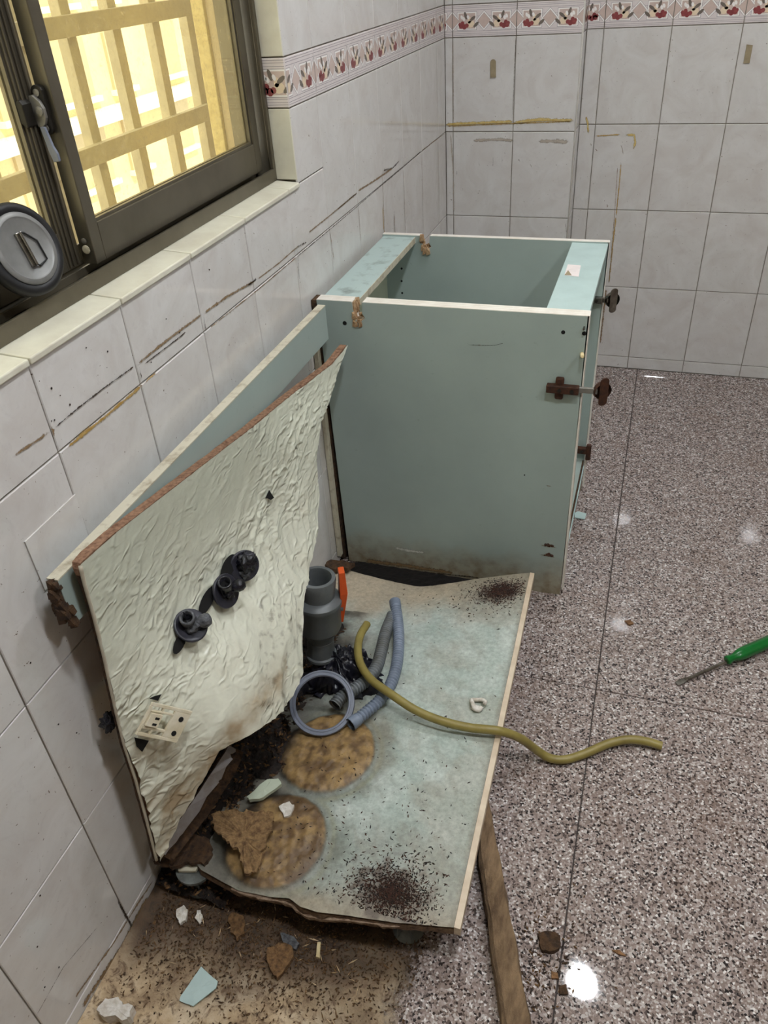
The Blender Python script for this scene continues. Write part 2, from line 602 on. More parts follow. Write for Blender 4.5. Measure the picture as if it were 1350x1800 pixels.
floor = MB().box(-0.12, XR, YR, YB + 0.1, -0.06, -0.004).build('floor', 'floor_grout')
tag(floor, 'polished speckled granite tile floor', kind='structure')
wl = MB()
wl.box(-0.13, -0.0035, YR, YB + 0.1, -0.06, WZ0 - 0.012).box(-0.13, -0.0035, YR, YB + 0.1, WZ1, ZC)
wl.box(-0.13, -0.0035, WY1 + 0.006, YB + 0.1, WZ0 - 0.012, WZ1).box(-0.13, -0.0035, YR, WY0, WZ0 - 0.012, WZ1)
wall_left = tag(wl.build('wall_left', 'grout'), 'tiled wall with the sliding window', kind='structure')
wall_back = tag(MB().box(-0.13, XR, YB + 0.0035, YB + 0.1, -0.06, ZC).build('wall_back', 'grout'), 'tiled wall behind the cabinet', kind='structure')
wall_column = tag(MB().box(-0.0035, XP - 0.0035, YP + 0.0035, YB + 0.01, -0.06, ZC).build('wall_column', 'grout'), 'tiled boxed-out column in the corner', kind='structure')
tag(MB().box(XR, XR + 0.1, YR, YB + 0.1, -0.06, ZC).build('wall_right', 'wall_far'), 'plain dull wall opposite the window', kind='structure')
tag(MB().box(-0.13, XR + 0.1, YR - 0.1, YR, -0.06, ZC).build('wall_rear', 'wall_far'), 'plain dull wall behind the viewer', kind='structure')
ceiling = tag(MB().box(-0.13, XR + 0.1, YR - 0.1, YB + 0.1, ZC, ZC + 0.1).build('ceiling', 'plaster'), 'white ceiling', kind='structure')

ORI = {'left': Matrix(((0, 0, 1, 0), (1, 0, 0, 0), (0, 1, 0, 0), (0, 0, 0, 1))),
       'back': Matrix(((1, 0, 0, 0), (0, 0, -1, 0), (0, 1, 0, 0), (0, 0, 0, 1))),
       'floor': Matrix(((1, 0, 0, 0), (0, 1, 0, 0), (0, 0, 1, 0), (0, 0, 0, 1)))}
_tiles = {}


def tile_mesh(wd, ht, th, mat, ch=0.0012):
    k = (round(wd, 4), round(ht, 4), th, mat)
    if k not in _tiles:
        b = MB()
        vs = []
        for (d, n) in ((0, -th), (0, -ch), (ch, 0)):
            vs += [(d, d, n), (wd - d, d, n), (wd - d, ht - d, n), (d, ht - d, n)]
        fs = [(8, 9, 10, 11)]
        for l in (0, 4):
            fs += [(l + i, l + (i + 1) % 4, l + 4 + (i + 1) % 4, l + 4 + i) for i in range(4)]
        b.add(vs, fs)
        _tiles[k] = b.mesh('tile', mat)
    return _tiles[k]


def put_tile(parent, ori, a0, b0, a1, b1, plane, mat='tile', name='tile', th=0.005, proud=None):
    wd, ht = a1 - a0 - 2 * GAP, b1 - b0 - 2 * GAP
    if wd < 0.004 or ht < 0.004:
        return None
    o = bpy.data.objects.new(name, tile_mesh(wd, ht, th, mat))
    COL.objects.link(o)
    o.parent = parent
    pr = rnd.uniform(-0.0004, 0.0004) if proud is None else proud
    loc = {'left': (plane + pr, a0 + GAP, b0 + GAP), 'back': (a0 + GAP, plane - pr, b0 + GAP), 'floor': (a0 + GAP, b0 + GAP, plane + pr * 0.3)}[ori]
    o.matrix_basis = Matrix.Translation(loc) @ ORI[ori]
    return o


# printed border tile: fruit squares, diamond and lines, lying flat on the glaze
BW, BH = TW - 2 * GAP, ROWS[6] - ROWS[5] - 2 * GAP
PM = ['p_frame', 'p_pink', 'p_red', 'p_cream', 'p_leaf', 'p_white']


def print_mesh(a0, a1):
    """the part of the print between a0 and a1 of a full tile, moved to start at 0"""
    P = []

    def poly(pts, m, lay):
        P.append((pts, m, lay))

    def rect(x0, x1, y0, y1, m, lay):
        poly([(x0, y0), (x1, y0), (x1, y1), (x0, y1)], m, lay)

    def ell(cx, cy, rx, ry, rot, m, lay, n=10):
        c, s = math.cos(rot), math.sin(rot)
        poly([(cx + rx * math.cos(t) * c - ry * math.sin(t) * s, cy + rx * math.cos(t) * s + ry * math.sin(t) * c) for t in [2 * math.pi * k / n for k in range(n)]], m, lay)

    def frame(x0, x1, y0, y1, t, m, lay):
        rect(x0, x1, y0, y0 + t, m, lay)
        rect(x0, x1, y1 - t, y1, m, lay)
        rect(x0, x0 + t, y0, y1, m, lay)
        rect(x1 - t, x1, y0, y1, m, lay)
    H = BH
    for yy in (0.05, 0.10, 0.17, 0.83, 0.90, 0.95):
        rect(0, BW, H * yy, H * yy + 0.0009, 0, 1)
    for yy in (0.36, 0.50, 0.64):
        rect(0, BW, H * yy, H * yy + 0.0007, 0, 1)
    for cx, fl in ((0.045, 1), (0.152, -1)):
        rect(cx - 0.031, cx + 0.031, H * 0.21, H * 0.79, 5, 2)
        frame(cx - 0.031, cx + 0.031, H * 0.21, H * 0.79, 0.001, 0, 3)
        rect(cx - 0.026, cx + 0.026, H * 0.26, H * 0.74, 1, 4)
        for dx, dy, r in ((-0.018, -0.013, 0.007), (-0.008, -0.015, 0.0075), (-0.014, -0.006, 0.006), (-0.022, -0.009, 0.005), (0.0, -0.012, 0.006)):
            ell(cx + fl * dx, H / 2 + dy, r, r, 0, 2, 6)
        ell(cx + fl * 0.012, H / 2 - 0.008, 0.012, 0.010, 0.3, 3, 5)
        ell(cx + fl * 0.008, H / 2 + 0.002, 0.006, 0.009, 0, 3, 5)
        for dx, dy, rt in ((0.018, 0.006, 0.6), (0.029, -0.010, 0.7), (-0.004, 0.014, 1.9)):
            ell(cx + fl * dx, H / 2 + dy, 0.011, 0.0045, rt * fl, 4, 7, 8)
        for dx, dy in ((-0.010, 0.006), (-0.016, 0.010), (0.004, 0.010)):
            ell(cx + fl * dx, H / 2 + dy, 0.004, 0.006, 0.4, 5, 8, 8)
    for cx in (0.0985, 0.0, BW):
        for s, m, lay in ((0.027, 0, 2), (0.0258, 5, 3), (0.021, 0, 4), (0.0200, 1, 5)):
            poly([(cx - s, H / 2), (cx, H / 2 - s), (cx + s, H / 2), (cx, H / 2 + s)], m, lay)
    b = MB()
    for pts, m, lay in P:
        for sgn, lim in ((1, a0), (-1, a1)):              # clip to the cut tile
            out = []
            for i in range(len(pts)):
                p, q = pts[i], pts[(i + 1) % len(pts)]
                ip, iq = sgn * (p[0] - lim) >= 0, sgn * (q[0] - lim) >= 0
                if ip:
                    out.append(p)
                if ip != iq:
                    t = (lim - p[0]) / (q[0] - p[0])
                    out.append((lim, p[1] + t * (q[1] - p[1])))
            pts = out
            if len(pts) < 3:
                break
        if len(pts) >= 3:
            zz = 0.00012 * lay
            b.add([(x - a0, y, zz) for x, y in pts], [tuple(range(len(pts)))], m)
    return b.mesh('print', PM)


_prints = {}


def border(parent, ori, a0, a1, plane, c0=0.0):
    o = put_tile(parent, ori, a0, ROWS[5], a1, ROWS[6], plane, 'p_ground', 'border_tile', proud=0.0003)
    if not o:
        return
    k = (round(c0, 3), round(a1 - a0, 3))
    if k not in _prints:
        _prints[k] = print_mesh(c0, min(BW, c0 + a1 - a0 - 2 * GAP))
    q = bpy.data.objects.new('print', _prints[k])
    COL.objects.link(q)
    q.parent = o


def tile_wall(parent, ori, cols, plane, hole=None, first=0.0):
    for j in range(len(ROWS) - 1):
        b0, b1 = ROWS[j], ROWS[j + 1]
        for i in range(len(cols) - 1):
            a0, a1 = cols[i], cols[i + 1]
            rects = [(a0, b0, a1, b1)]
            if hole:
                h0, k0, h1, k1 = hole
                if a1 > h0 and a0 < h1 and b1 > k0 and b0 < k1:
                    rects = []
                    if b0 < k0:
                        rects.append((a0, b0, a1, k0))
                    if b1 > k1:
                        rects.append((a0, k1, a1, b1))
                    lo, hi = max(b0, k0), min(b1, k1)
                    if a1 > h1:
                        rects.append((h1, lo, a1, hi))
                    if a0 < h0:
                        rects.append((a0, lo, h0, hi))
            for (p0, q0, p1, q1) in rects:
                if j == 5:
                    border(parent, ori, p0, p1, plane, 0.0 if p1 - p0 > 0.19 else (TW - (p1 - p0) if p0 > a0 or i == 0 else 0.0))
                else:
                    put_tile(parent, ori, p0, q0, p1, q1, plane)


lcols = [YP - 0.0948 - 0.2 * k for k in range(18)][::-1] + [YP]
tile_wall(wall_left, 'left', lcols, 0.0, (WY0, WZ0, WY1, WZ1))
tile_wall(wall_column, 'back', [0.0, 0.0253, 0.2253, XP], YP)
tile_wall(wall_column, 'left', [YP, YB], XP)
bcols = [XP, 0.4767] + [0.4767 + 0.2 * k for k in range(1, 10)]
tile_wall(wall_back, 'back', bcols, YB)
# window reveal: jamb tiles, sill tiles
for j in range(4, 9):
    b0, b1 = max(ROWS[j], 0.9925), ROWS[j + 1]
    if j == 5:
        border(wall_left, 'back', -0.055, 0.0, WY1, 0.02)
    else:
        put_tile(wall_left, 'back', -0.055, b0, 0.0, b1, WY1, 'sill', 'reveal_tile')
scols = [c for c in lcols if WY0 <= c < 0.25] + [0.262]
for a0, a1 in zip(scols[:-1], scols[1:]):
    b = MB().hexa([(-0.05, a0 + GAP, 0.9825), (0.004, a0 + GAP, 0.980), (0.004, a1 - GAP, 0.980), (-0.05, a1 - GAP, 0.9825),
                   (-0.05, a0 + GAP, 0.9935), (0.004, a0 + GAP, 0.9895), (0.004, a1 - GAP, 0.9895), (-0.05, a1 - GAP, 0.9935)])
    b.build('sill_tile', 'sill', wall_left, bevel=0.002)
# corner trim of the column
MB().tube([(XP - 0.0005, YP + 0.0005, z) for z in (0.0, 1.2, 2.4)], 0.0028, 8).build('trim', 'trim', wall_column, smooth=True)

# floor tiles 80 x 80
xs = [0.0, 0.716, 1.516, 2.316, XR]
ys = [YR, -1.638, -0.838, -0.038, 0.762, 1.562, YB]
for a0, a1 in zip(xs[:-1], xs[1:]):
    for b0, b1 in zip(ys[:-1], ys[1:]):
        put_tile(floor, 'floor', a0, b0, a1, b1, 0.0, 'granite', 'floor_tile', 0.01)

# ------------------------------------------------------------------ stains and silicone on the walls
def ribbon(parent, pts, width, mat, name='stain', jag=0.3, ori='left', plane=0.0, off=0.0012, closed_ends=True):
    """irregular flat streak along a line of pixels on a wall plane"""
    ax = {'left': 'x', 'back': 'y'}[ori]
    W = [px(u, v, **{ax: plane}) for u, v in pts]
    Q = [((p[1], p[2]) if ori == 'left' else (p[0], p[2])) for p in W]
    path = []
    for (a, b) in zip(Q[:-1], Q[1:]):
        L = math.hypot(b[0] - a[0], b[1] - a[1])
        n = max(2, int(L / 0.006))
        path += [(a[0] + (b[0] - a[0]) * k / n, a[1] + (b[1] - a[1]) * k / n) for k in range(n)]
    path.append(Q[-1])
    vs, fs, fall = [], [], []
    for i, p in enumerate(path):
        q, r = path[max(i - 1, 0)], path[min(i + 1, len(path) - 1)]
        d = Vector((r[0] - q[0], r[1] - q[1])).normalized()
        nrm = Vector((-d.y, d.x))
        wd = width * (1 + jag * fbm(p[0] * 60, p[1] * 60, 3.1)) * 0.5
        end = min(1.0, 0.3 + min(i, len(path) - 1 - i) / 3.0)
        for k, s in enumerate((-1, 0, 1)):
            c = (p[0] + nrm.x * wd * s, p[1] + nrm.y * wd * s)
            vs.append((plane + off, c[0], c[1]) if ori == 'left' else (c[0], plane - off, c[1]))
            fall.append((1.0 if k == 1 else 0.0) * end)
    for i in range(len(path) - 1):
        for k in (0, 1):
            fs.append((i * 3 + k, i * 3 + k + 1, i * 3 + 4 + k, i * 3 + 3 + k))
    return MB().add(vs, fs).build(name, mat, parent, fix=False, attrs={'fall': fall})


L_ = dict(parent=wall_left, ori='left', plane=0.0)
B_ = dict(parent=wall_back, ori='back', plane=YB)
C_ = dict(parent=wall_column, ori='back', plane=YP)
for pts, wd, m in [
        ([(92, 754), (130, 722), (180, 683), (240, 640)], 0.008, 'st_black'), ([(240, 640), (300, 592), (356, 551)], 0.011, 'st_brown'),
        ([(250, 642), (305, 600), (330, 580)], 0.007, 'st_black'), ([(20, 803), (55, 780), (90, 756)], 0.010, 'st_brown'),
        ([(356, 551), (400, 520), (450, 492)], 0.011, 'st_brown'), ([(430, 505), (448, 492), (452, 500)], 0.016, 'st_black'),
        ([(450, 492), (490, 462), (526, 430)], 0.006, 'st_brown'), ([(516, 440), (528, 430), (540, 425)], 0.010, 'st_black'),
        ([(112, 790), (180, 735), (250, 676)], 0.013, 'st_yellow'), ([(250, 676), (262, 664), (275, 654)], 0.008, 'st_yellow'),
        ([(521, 451), (579, 403), (629, 361), (672, 324), (708, 294), (740, 265)], 0.0065, 'st_black'),
        ([(365, 578), (450, 511), (521, 451)], 0.005, 'st_brown'), ([(740, 265), (782, 234)], 0.005, 'st_brown'),
        ([(540, 410), (580, 378), (628, 338)], 0.008, 'st_brown'), ([(590, 370), (612, 352), (628, 338)], 0.007, 'st_yellow'),
        ([(628, 336), (660, 316), (690, 295)], 0.012, 'st_brown'), ([(672, 300), (690, 295), (702, 282)], 0.012, 'st_black'),
        ([(670, 300), (672, 324), (676, 410)], 0.006, 'st_brown'), ([(672, 360), (674, 400), (676, 420)], 0.010, 'st_yellow'),
        ([(692, 372), (693, 395), (694, 415)], 0.010, 'st_brown'), ([(629, 361), (632, 400), (634, 430)], 0.006, 'st_brown'),
        ([(579, 403), (584, 440), (587, 460)], 0.005, 'st_brown'), ([(708, 294), (710, 340), (712, 410)], 0.006, 'st_brown'),
        ([(740, 265), (742, 310), (743, 400)], 0.005, 'st_brown'), ([(769, 243), (770, 300), (771, 350)], 0.004, 'st_brown'),
        ([(522, 430), (524, 470), (526, 500)], 0.005, 'st_black'), ([(241, 635), (247, 660), (250, 672)], 0.006, 'st_black'),
        ([(355, 545), (360, 575), (362, 590)], 0.005, 'st_black'), ([(86, 745), (92, 757), (95, 772)], 0.010, 'st_brown'),
        ([(205, 1580), (222, 1612), (236, 1638)], 0.012, 'st_black'), ([(60, 1790), (110, 1700), (178, 1620)], 0.0035, 'st_black'),
        ([(126, 1760), (200, 1655), (240, 1590), (270, 1545)], 0.012, 'st_brown'), ([(140, 1775), (215, 1660), (262, 1570)], 0.03, 'st_brown'),
        
        ]:
    ribbon(pts=pts, width=wd, mat=m, **L_)
for pts, wd, m in [([(784, 219), (800, 218), (902, 214)], 0.015, 'st_pale'), ([(784, 222), (902, 217), (1008, 213)], 0.008, 'st_yellow'),
                   ([(902, 216), (950, 210), (1008, 212)], 0.016, 'st_pale'), ([(830, 247), (880, 245), (905, 248)], 0.018, 'st_dirt'),
                   ([(945, 248), (980, 248), (1002, 250)], 0.022, 'st_dirt'), ([(840, 283), (843, 290), (845, 296)], 0.006, 'st_black'),
                   ([(867, 272), (867, 285), (866, 297)], 0.005, 'st_black'), ([(803, 295), (803, 305), (801, 314)], 0.005, 'st_black'),
                   ([(883, 275), (883, 282), (882, 288)], 0.004, 'st_black'), ([(910, 275), (913, 282), (916, 288)], 0.005, 'st_black'),
                   ([(930, 285), (934, 292), (935, 300)], 0.004, 'st_brown'), ([(977, 288), (978, 290), (979, 292)], 0.006, 'st_black'),
                   ([(994, 389), (995, 402), (996, 414)], 0.005, 'st_black'), ([(792, 235), (797, 300), (798, 375)], 0.008, 'st_dirt'),
                   ([(796, 70), (797, 140), (797, 215)], 0.0035, 'st_brown'), ([(907, 60), (904, 130), (901, 205)], 0.0035, 'st_black')]:
    ribbon(pts=pts, width=wd, mat=m, **C_)
for pts, wd, m in [([(1045, 239), (1065, 238), (1092, 236)], 0.008, 'st_yellow'), ([(1100, 237), (1115, 237), (1117, 250), (1113, 262)], 0.010, 'st_pale'),
                   ([(1092, 285), (1088, 330), (1083, 380)], 0.007, 'st_yellow'), ([(1083, 380), (1077, 430), (1070, 500)], 0.010, 'st_yellow'),
                   ([(1066, 505), (1060, 560), (1055, 605)], 0.014, 'st_brown'), ([(1086, 290), (1080, 380), (1070, 500)], 0.004, 'st_brown'),
                   ([(1066, 355), (1068, 362), (1066, 368)], 0.008, 'st_brown'), ([(1030, 205), (1033, 215), (1034, 235)], 0.010, 'st_pale'),
                   ([(1038, 250), (1039, 254), (1040, 258)], 0.006, 'st_brown'), ([(1045, 260), (1048, 263), (1050, 266)], 0.006, 'st_brown'),
                   ([(1090, 250), (1094, 262), (1096, 275)], 0.006, 'st_dirt'), ([(1110, 652), (1080, 655), (1060, 668)], 0.014, 'st_yellow')]:
    ribbon(pts=pts, width=wd, mat=m, **B_)
# cut repair tile set slightly proud of the wall
pq = [px(u, v, x=0.0) for u, v in ((77, 1038), (157, 955), (130, 868), (41, 952))]
MB().prism([(p[1], p[2]) for p in pq], 0.0005, 0.0028, 'x').build('repair_tile', 'tile', wall_left, bevel=0.0006)
# small dark dots on the tiles under the window
dots = MB()
for k in range(70):
    u, v = rnd.uniform(20, 560), rnd.uniform(450, 1000)
    if 760 - 0.75 * (u - 90) > v - 40 and v < 1700 - 1.6 * u * 0 and v > 690 - 0.62 * u:
        p = px(u, v, x=0.0)
        r = rnd.uniform(0.0006, 0.0018)
        dots.lathe([(r, 0.0006), (r * 0.6, 0.0013)], (0, p[1], p[2]), (1, 0, 0), 6)
for (u, v) in [(53, 1165), (102, 1273), (134, 1288), (338, 1450), (340, 1455), (70, 1574), (65, 1664), (78, 1735), (103, 1700)]:
    p = px(u, v, x=0.0)
    dots.lathe([(0.0016, 0.0006), (0.001, 0.0013)], (0, p[1], p[2]), (1, 0, 0), 6)
dots.build('fly_specks', 'crumb', wall_left)['kind'] = 'stuff'

# two bits of dried adhesive left on the tiles
for (u0, v0, u1, v1, wall, yy, top, lab) in [(867, 104, 867, 136, wall_column, YP, True, 'tan strip of dried adhesive with rounded top on the corner column tiles'),
                                             (1318, 78, 1312, 111, wall_back, YB, False, 'tan rectangular strip of dried adhesive at the right edge of the tiled wall')]:
    a, b = px(u0, v0, y=yy), px(u1, v1, y=yy)
    hw = 0.0088
    pts = [(b[0] - hw, b[2]), (b[0] + hw, b[2])]
    if top:
        pts += [(a[0] + hw * math.cos(t), a[2] - hw + hw * math.sin(t)) for t in [math.pi * k / 8 for k in range(9)]]
    else:
        pts += [(a[0] + hw, a[2] - 0.002), (a[0] - hw, a[2])]
    o = MB().prism(pts, yy - 0.0035, yy + 0.0005, 'y').build('adhesive_strip', 'tan', bevel=0.0006)
    tag(o, lab, 'adhesive')

# ------------------------------------------------------------------ sliding window
win = empty('window_1', (-0.08, -0.66, 0.9935))
tag(win, 'bronze aluminium sliding window above the sill tiles', kind='structure')


def wpart(b, name, mat, **k):
    return keep(b.build(name, mat, **k), win)


FX0, FX1 = -0.128, -0.045
wpart(MB().box(-0.050, FX1, WY0, WY1 - 0.001, 0.9935, 1.017).box(FX0, -0.050, WY0, WY1 - 0.001, 0.9935, 1.001)
      .box(-0.0885, -0.0850, WY0, WY1, 1.001, 1.013).box(FX0, FX0 + 0.004, WY0, WY1, 1.001, 1.03), 'bottom_track', 'bronze', bevel=0.0008)
wpart(MB().box(FX0, FX1, WY0, WY1 - 0.001, WZ1 - 0.03, WZ1), 'top_track', 'bronze')
wpart(MB().box(-0.052, FX1, WY1 - 0.012, WY1 - 0.001, 1.017, WZ1 - 0.03).box(FX0, -0.052, WY1 - 0.006, WY1 - 0.001, 1.001, WZ1 - 0.03)
      .box(-0.0885, -0.085, WY1 - 0.016, WY1 - 0.006, 1.001, WZ1 - 0.03), 'jamb_frame', 'bronze', bevel=0.0008)
wpart(MB().box(FX0, FX1, WY0, WY0 + 0.02, 1.001, WZ1 - 0.03), 'jamb_frame', 'bronze')


def sash(x0, x1, ya, yb, z0, z1, sw, name, rail=0.054, glass_x=None):
    root = wpart(MB().box(x0, x1, ya + 0.002, ya + sw, z0, z1).box(x0, x1, yb - sw, yb, z0, z1).box(x0, x1, ya + sw, yb - sw, z0, z0 + rail)
                 .box(x0, x1, ya + sw, yb - sw, z1 - 0.04, z1), name, 'bronze', bevel=0.0012)
    gx = (x0 + x1) / 2
    g = MB().box(gx - 0.002, gx + 0.002, ya + sw - 0.004, yb - sw + 0.004, z0 + rail - 0.004, z1 - 0.036).build('pane', 'glass')
    bd = MB()
    t = 0.004
    for (a, b, c, d) in [(ya + sw, yb - sw, z0 + rail, z0 + rail + t), (ya + sw, ya + sw + t, z0 + rail + t, z1 - 0.04), (yb - sw - t, yb - sw, z0 + rail + t, z1 - 0.04)]:
        bd.box(gx + 0.002, x1 - 0.004, a, b, c, d)
        bd.box(x0 + 0.004, gx - 0.002, a, b, c, d)
    s = bd.build('glazing_seal', 'bronze')
    for o in (g, s):
        o.parent = root
    return root


sash(-0.083, -0.060, -0.345, 0.232, 1.018, WZ1 - 0.034, 0.025, 'sash')
lsash = sash(-0.113, -0.090, WY0 + 0.02, -0.338, 1.016, WZ1 - 0.034, 0.034, 'sash')
# ridges of the outer sash's meeting stile
b = MB()
for yy in (-0.368, -0.360, -0.350):
    b.box(-0.0905, -0.0868, yy, yy + 0.0035, 1.02, WZ1 - 0.04)
o = b.build('stile_ridges', 'bronze', bevel=0.001)
o.parent = lsash
# crescent lock on the side of the inner stile
LY, LX, LZ = -0.345, -0.072, 1.222
lock = wpart(MB().prism([(LX - 0.004 + 0.009 * math.cos(t), LZ + (0.021 if math.sin(t) > 0 else -0.021) + 0.009 * math.sin(t)) for t in [2 * math.pi * k / 24 for k in range(24)]], LY - 0.007, LY + 0.0005, 'y'), 'crescent_lock', 'bronze_dark', bevel=0.0012)
cres = MB().prism([(LX - 0.002 + x, LZ + z) for x, z in [(-0.012, 0.018), (-0.006, 0.019), (0.002, 0.012), (0.006, 0.003), (0.006, -0.008), (0.002, -0.016), (-0.004, -0.020), (-0.010, -0.018), (-0.013, 0.0)]], LY - 0.0125, LY - 0.007, 'y').build('crescent_cam', 'steel', bevel=0.001)
lever = MB().prism([(LX - 0.006, LZ - 0.018), (LX + 0.001, LZ - 0.018), (LX + 0.006, LZ - 0.042), (LX + 0.010, LZ - 0.050), (LX + 0.010, LZ - 0.060), (LX + 0.001, LZ - 0.061), (LX - 0.002, LZ - 0.05)], LY - 0.017, LY - 0.0125, 'y').build('lever', 'pvc_light', bevel=0.0008)
pin = MB().lathe([(0.006, 0), (0.006, 0.002), (0.003, 0.003)], (LX - 0.003, LY - 0.0125, LZ), (0, -1, 0), 16).build('pivot', 'steel', smooth=False)
sc = MB()
for dz in (0.021, -0.021):
    sc.lathe([(0.0045, 0), (0.0045, 0.0012), (0.002, 0.0018)], (LX - 0.004, LY - 0.007, LZ + dz), (0, -1, 0), 12)
sc = sc.build('screw', 'steel')
keeper = MB().prism([(-0.100, LZ + 0.012), (-0.088, LZ + 0.016), (-0.084, LZ + 0.01), (-0.084, LZ - 0.016), (-0.088, LZ - 0.018), (-0.100, LZ - 0.006)], LY - 0.030, LY - 0.012, 'y').build('keeper', 'bronze_dark', bevel=0.0015)
for q in (cres, lever, pin, sc, keeper):
    keep(q, win)
    q.parent = lock
    q.matrix_parent_inverse = Matrix()
wpart(MB().lathe([(0.0042, 0), (0.0042, 0.0012), (0.002, 0.0018)], (-0.071, LY, 1.052), (0, -1, 0), 12), 'screw', 'steel')
wpart(MB().lathe([(0.0062, 0), (0.0062, 0.0012), (0.004, 0.0016)], (-0.071, LY, 1.040), (0, -1, 0), 14), 'plug', 'edge_old')

# black rubber-rimmed lid leaning in the window track
LC = Vector(px(46, 437, x=-0.045))
LN = Vector((0.90, -0.10, 0.30)).normalized()
lid = tag(empty('drain_lid', LC), 'round grey metal lid with folded handle and black rubber rim in the window track', 'lid')
keep(MB().lathe([(0.0, -0.020), (0.052, -0.020), (0.0575, -0.013), (0.0575, -0.004), (0.053, 0.0), (0.046, 0.0), (0.044, -0.004), (0.0, -0.004)], LC, LN, 48, close=False).build('rubber_rim', 'rubber', smooth=True), lid)
disc = keep(MB().lathe([(0.0448, -0.006), (0.0448, 0.0005), (0.043, 0.0022), (0.0385, 0.0026), (0.036, 0.0006), (0.0, 0.0010)], LC, LN, 48).build('metal_disc', 'zinc', auto=True), lid)
e2 = (Vector((0, 0, 1)) - LN * LN.z).normalized()
e1 = e2.cross(LN).normalized()


def onlid(a, b, n):
    return LC + e1 * a + e2 * b + LN * n


def slab(b, pts, n0, n1, m=0):
    k = len(pts)
    vs = [onlid(x, y, n0) for x, y in pts] + [onlid(x, y, n1) for x, y in pts]
    b.add(vs, [tuple(range(k))[::-1], tuple(range(k, 2 * k))] + [(i, (i + 1) % k, k + (i + 1) % k, k + i) for i in range(k)], m)
    return b


h = slab(MB(), [(-0.008, -0.022), (0.002, -0.022), (0.002, 0.020), (-0.008, 0.020)], 0.001, 0.005)
slab(h, [(-0.0035, -0.022), (-0.0015, -0.022), (-0.0015, 0.020), (-0.0035, 0.020)], 0.005, 0.0075)
keep(h.build('handle_hinge', 'chrome', bevel=0.0006), lid)
keep(MB().tube([onlid(*q, 0.003) for q in [(0.002, 0.019), (0.006, 0.018), (0.019, 0.004), (0.0195, -0.020), (0.005, -0.024), (0.002, -0.022)]], 0.0012, 6).build('handle_wire', 'rubber'), lid)

# ------------------------------------------------------------------ outside: grille, post, houses across the lane
gr = tag(empty('window_grille', (-0.35, -0.4, 0.75)), 'cream painted lattice grille of flat bars outside the window', 'grille')
for k in range(-3, 13):
    y0 = 0.264 - 0.146 * k
    keep(MB().box(-0.372, -0.35, y0 - 0.014, y0 + 0.014, 0.70, 1.95).build('bar', 'grille', bevel=0.001), gr)
for k in range(-1, 5):
    z0 = 1.075 + 0.212 * k
    keep(MB().box(-0.352, -0.336, -1.6, 0.72, z0 - 0.017, z0 + 0.017).build('cross_bar', 'grille', bevel=0.001), gr)
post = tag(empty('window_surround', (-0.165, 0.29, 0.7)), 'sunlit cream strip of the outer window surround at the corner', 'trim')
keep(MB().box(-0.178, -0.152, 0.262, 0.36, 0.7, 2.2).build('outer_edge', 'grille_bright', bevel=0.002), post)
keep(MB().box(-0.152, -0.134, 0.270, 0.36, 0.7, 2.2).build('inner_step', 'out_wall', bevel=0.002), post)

house = tag(empty('apartment_building', (-6.0, 3.2, -9.0)), 'beige apartment block with rows of white-silled windows beyond the grille', 'building')
keep(MB().box(-8.0, -6.0, 1.55, 12.0, -9.0, 6.0).build('facade', 'out_wall'), house)
for iz in range(9):
    for iy in range(8):
        y0, z0 = 2.0 + iy * 1.05, -5.6 + iz * 0.95
        wd = 0.62 if iy % 2 else 0.40
        f = keep(MB().box(-6.01, -5.96, y0, y0 + wd, z0, z0 + 0.62).build('window', 'out_win'), house)
        keep(MB().box(-6.0, -5.9, y0 - 0.05, y0 + wd + 0.05, z0 - 0.06, z0).build('window_sill', 'out_trim'), house)
for iz in range(3):
    keep(MB().box(-6.0, -5.8, 1.5, 12.0, -5.9 + iz * 2.85, -5.75 + iz * 2.85).build('ledge', 'out_trim'), house)
house2 = tag(empty('white_building', (-9.0, -1.5, -9.0)), 'sunlit white building left of the beige block beyond the grille', 'building')
keep(MB().box(-11.0, -9.0, -9.0, 1.5, -9.0, 6.0).build('facade', 'out_white'), house2)
for iz in range(4):
    for iy in range(4):
        keep(MB().box(-9.02, -8.97, -7.5 + iy * 2.4, -6.5 + iy * 2.4, -6.0 + iz * 2.9, -4.8 + iz * 2.9).build('window', 'out_win'), house2)
tag(MB().box(-14, -0.6, -12, 14, -9.2, -9.0).build('ground', 'out_wall'), 'street level far below the window', kind='structure')

# ------------------------------------------------------------------ ceiling downlights
for i, (x, y, lab) in enumerate([(0.84, 0.45, 'round recessed ceiling downlight above the cabinet'), (0.77, -0.74, 'round recessed ceiling downlight above the bare floor'),
                                 (1.7, -0.74, 'added round ceiling downlight for ambient light above the open floor')]):  # third downlight is made up, added for ambient light
    L = tag(empty('ceiling_light', (x, y, ZC)), lab, 'light')
    L['group'] = 'ceiling downlights'
    keep(MB().lathe([(0.060, -0.001), (0.062, -0.008), (0.074, -0.004), (0.076, 0.0005)], (x, y, ZC), (0, 0, 1), 40, close=False).build('trim_ring', 'plaster', smooth=True), L)
    keep(MB().lathe([(0.060, -0.006), (0.060, -0.001)], (x, y, ZC), (0, 0, 1), 40).build('diffuser', 'lamp'), L)

# ------------------------------------------------------------------ standing base cabinet
CX0, CX1, CY0, CY1, CZ = 0.015, 0.604, 0.255, 0.752, 0.745
cab = tag(empty('base_cabinet', (0.30, 0.50, 0.0)), 'mint green base cabinet shell without worktop or doors, standing against the tiled wall', 'cabinet')


def cpart(b, name, mat, **k):
    return keep(b.build(name, mat, **k), cab)


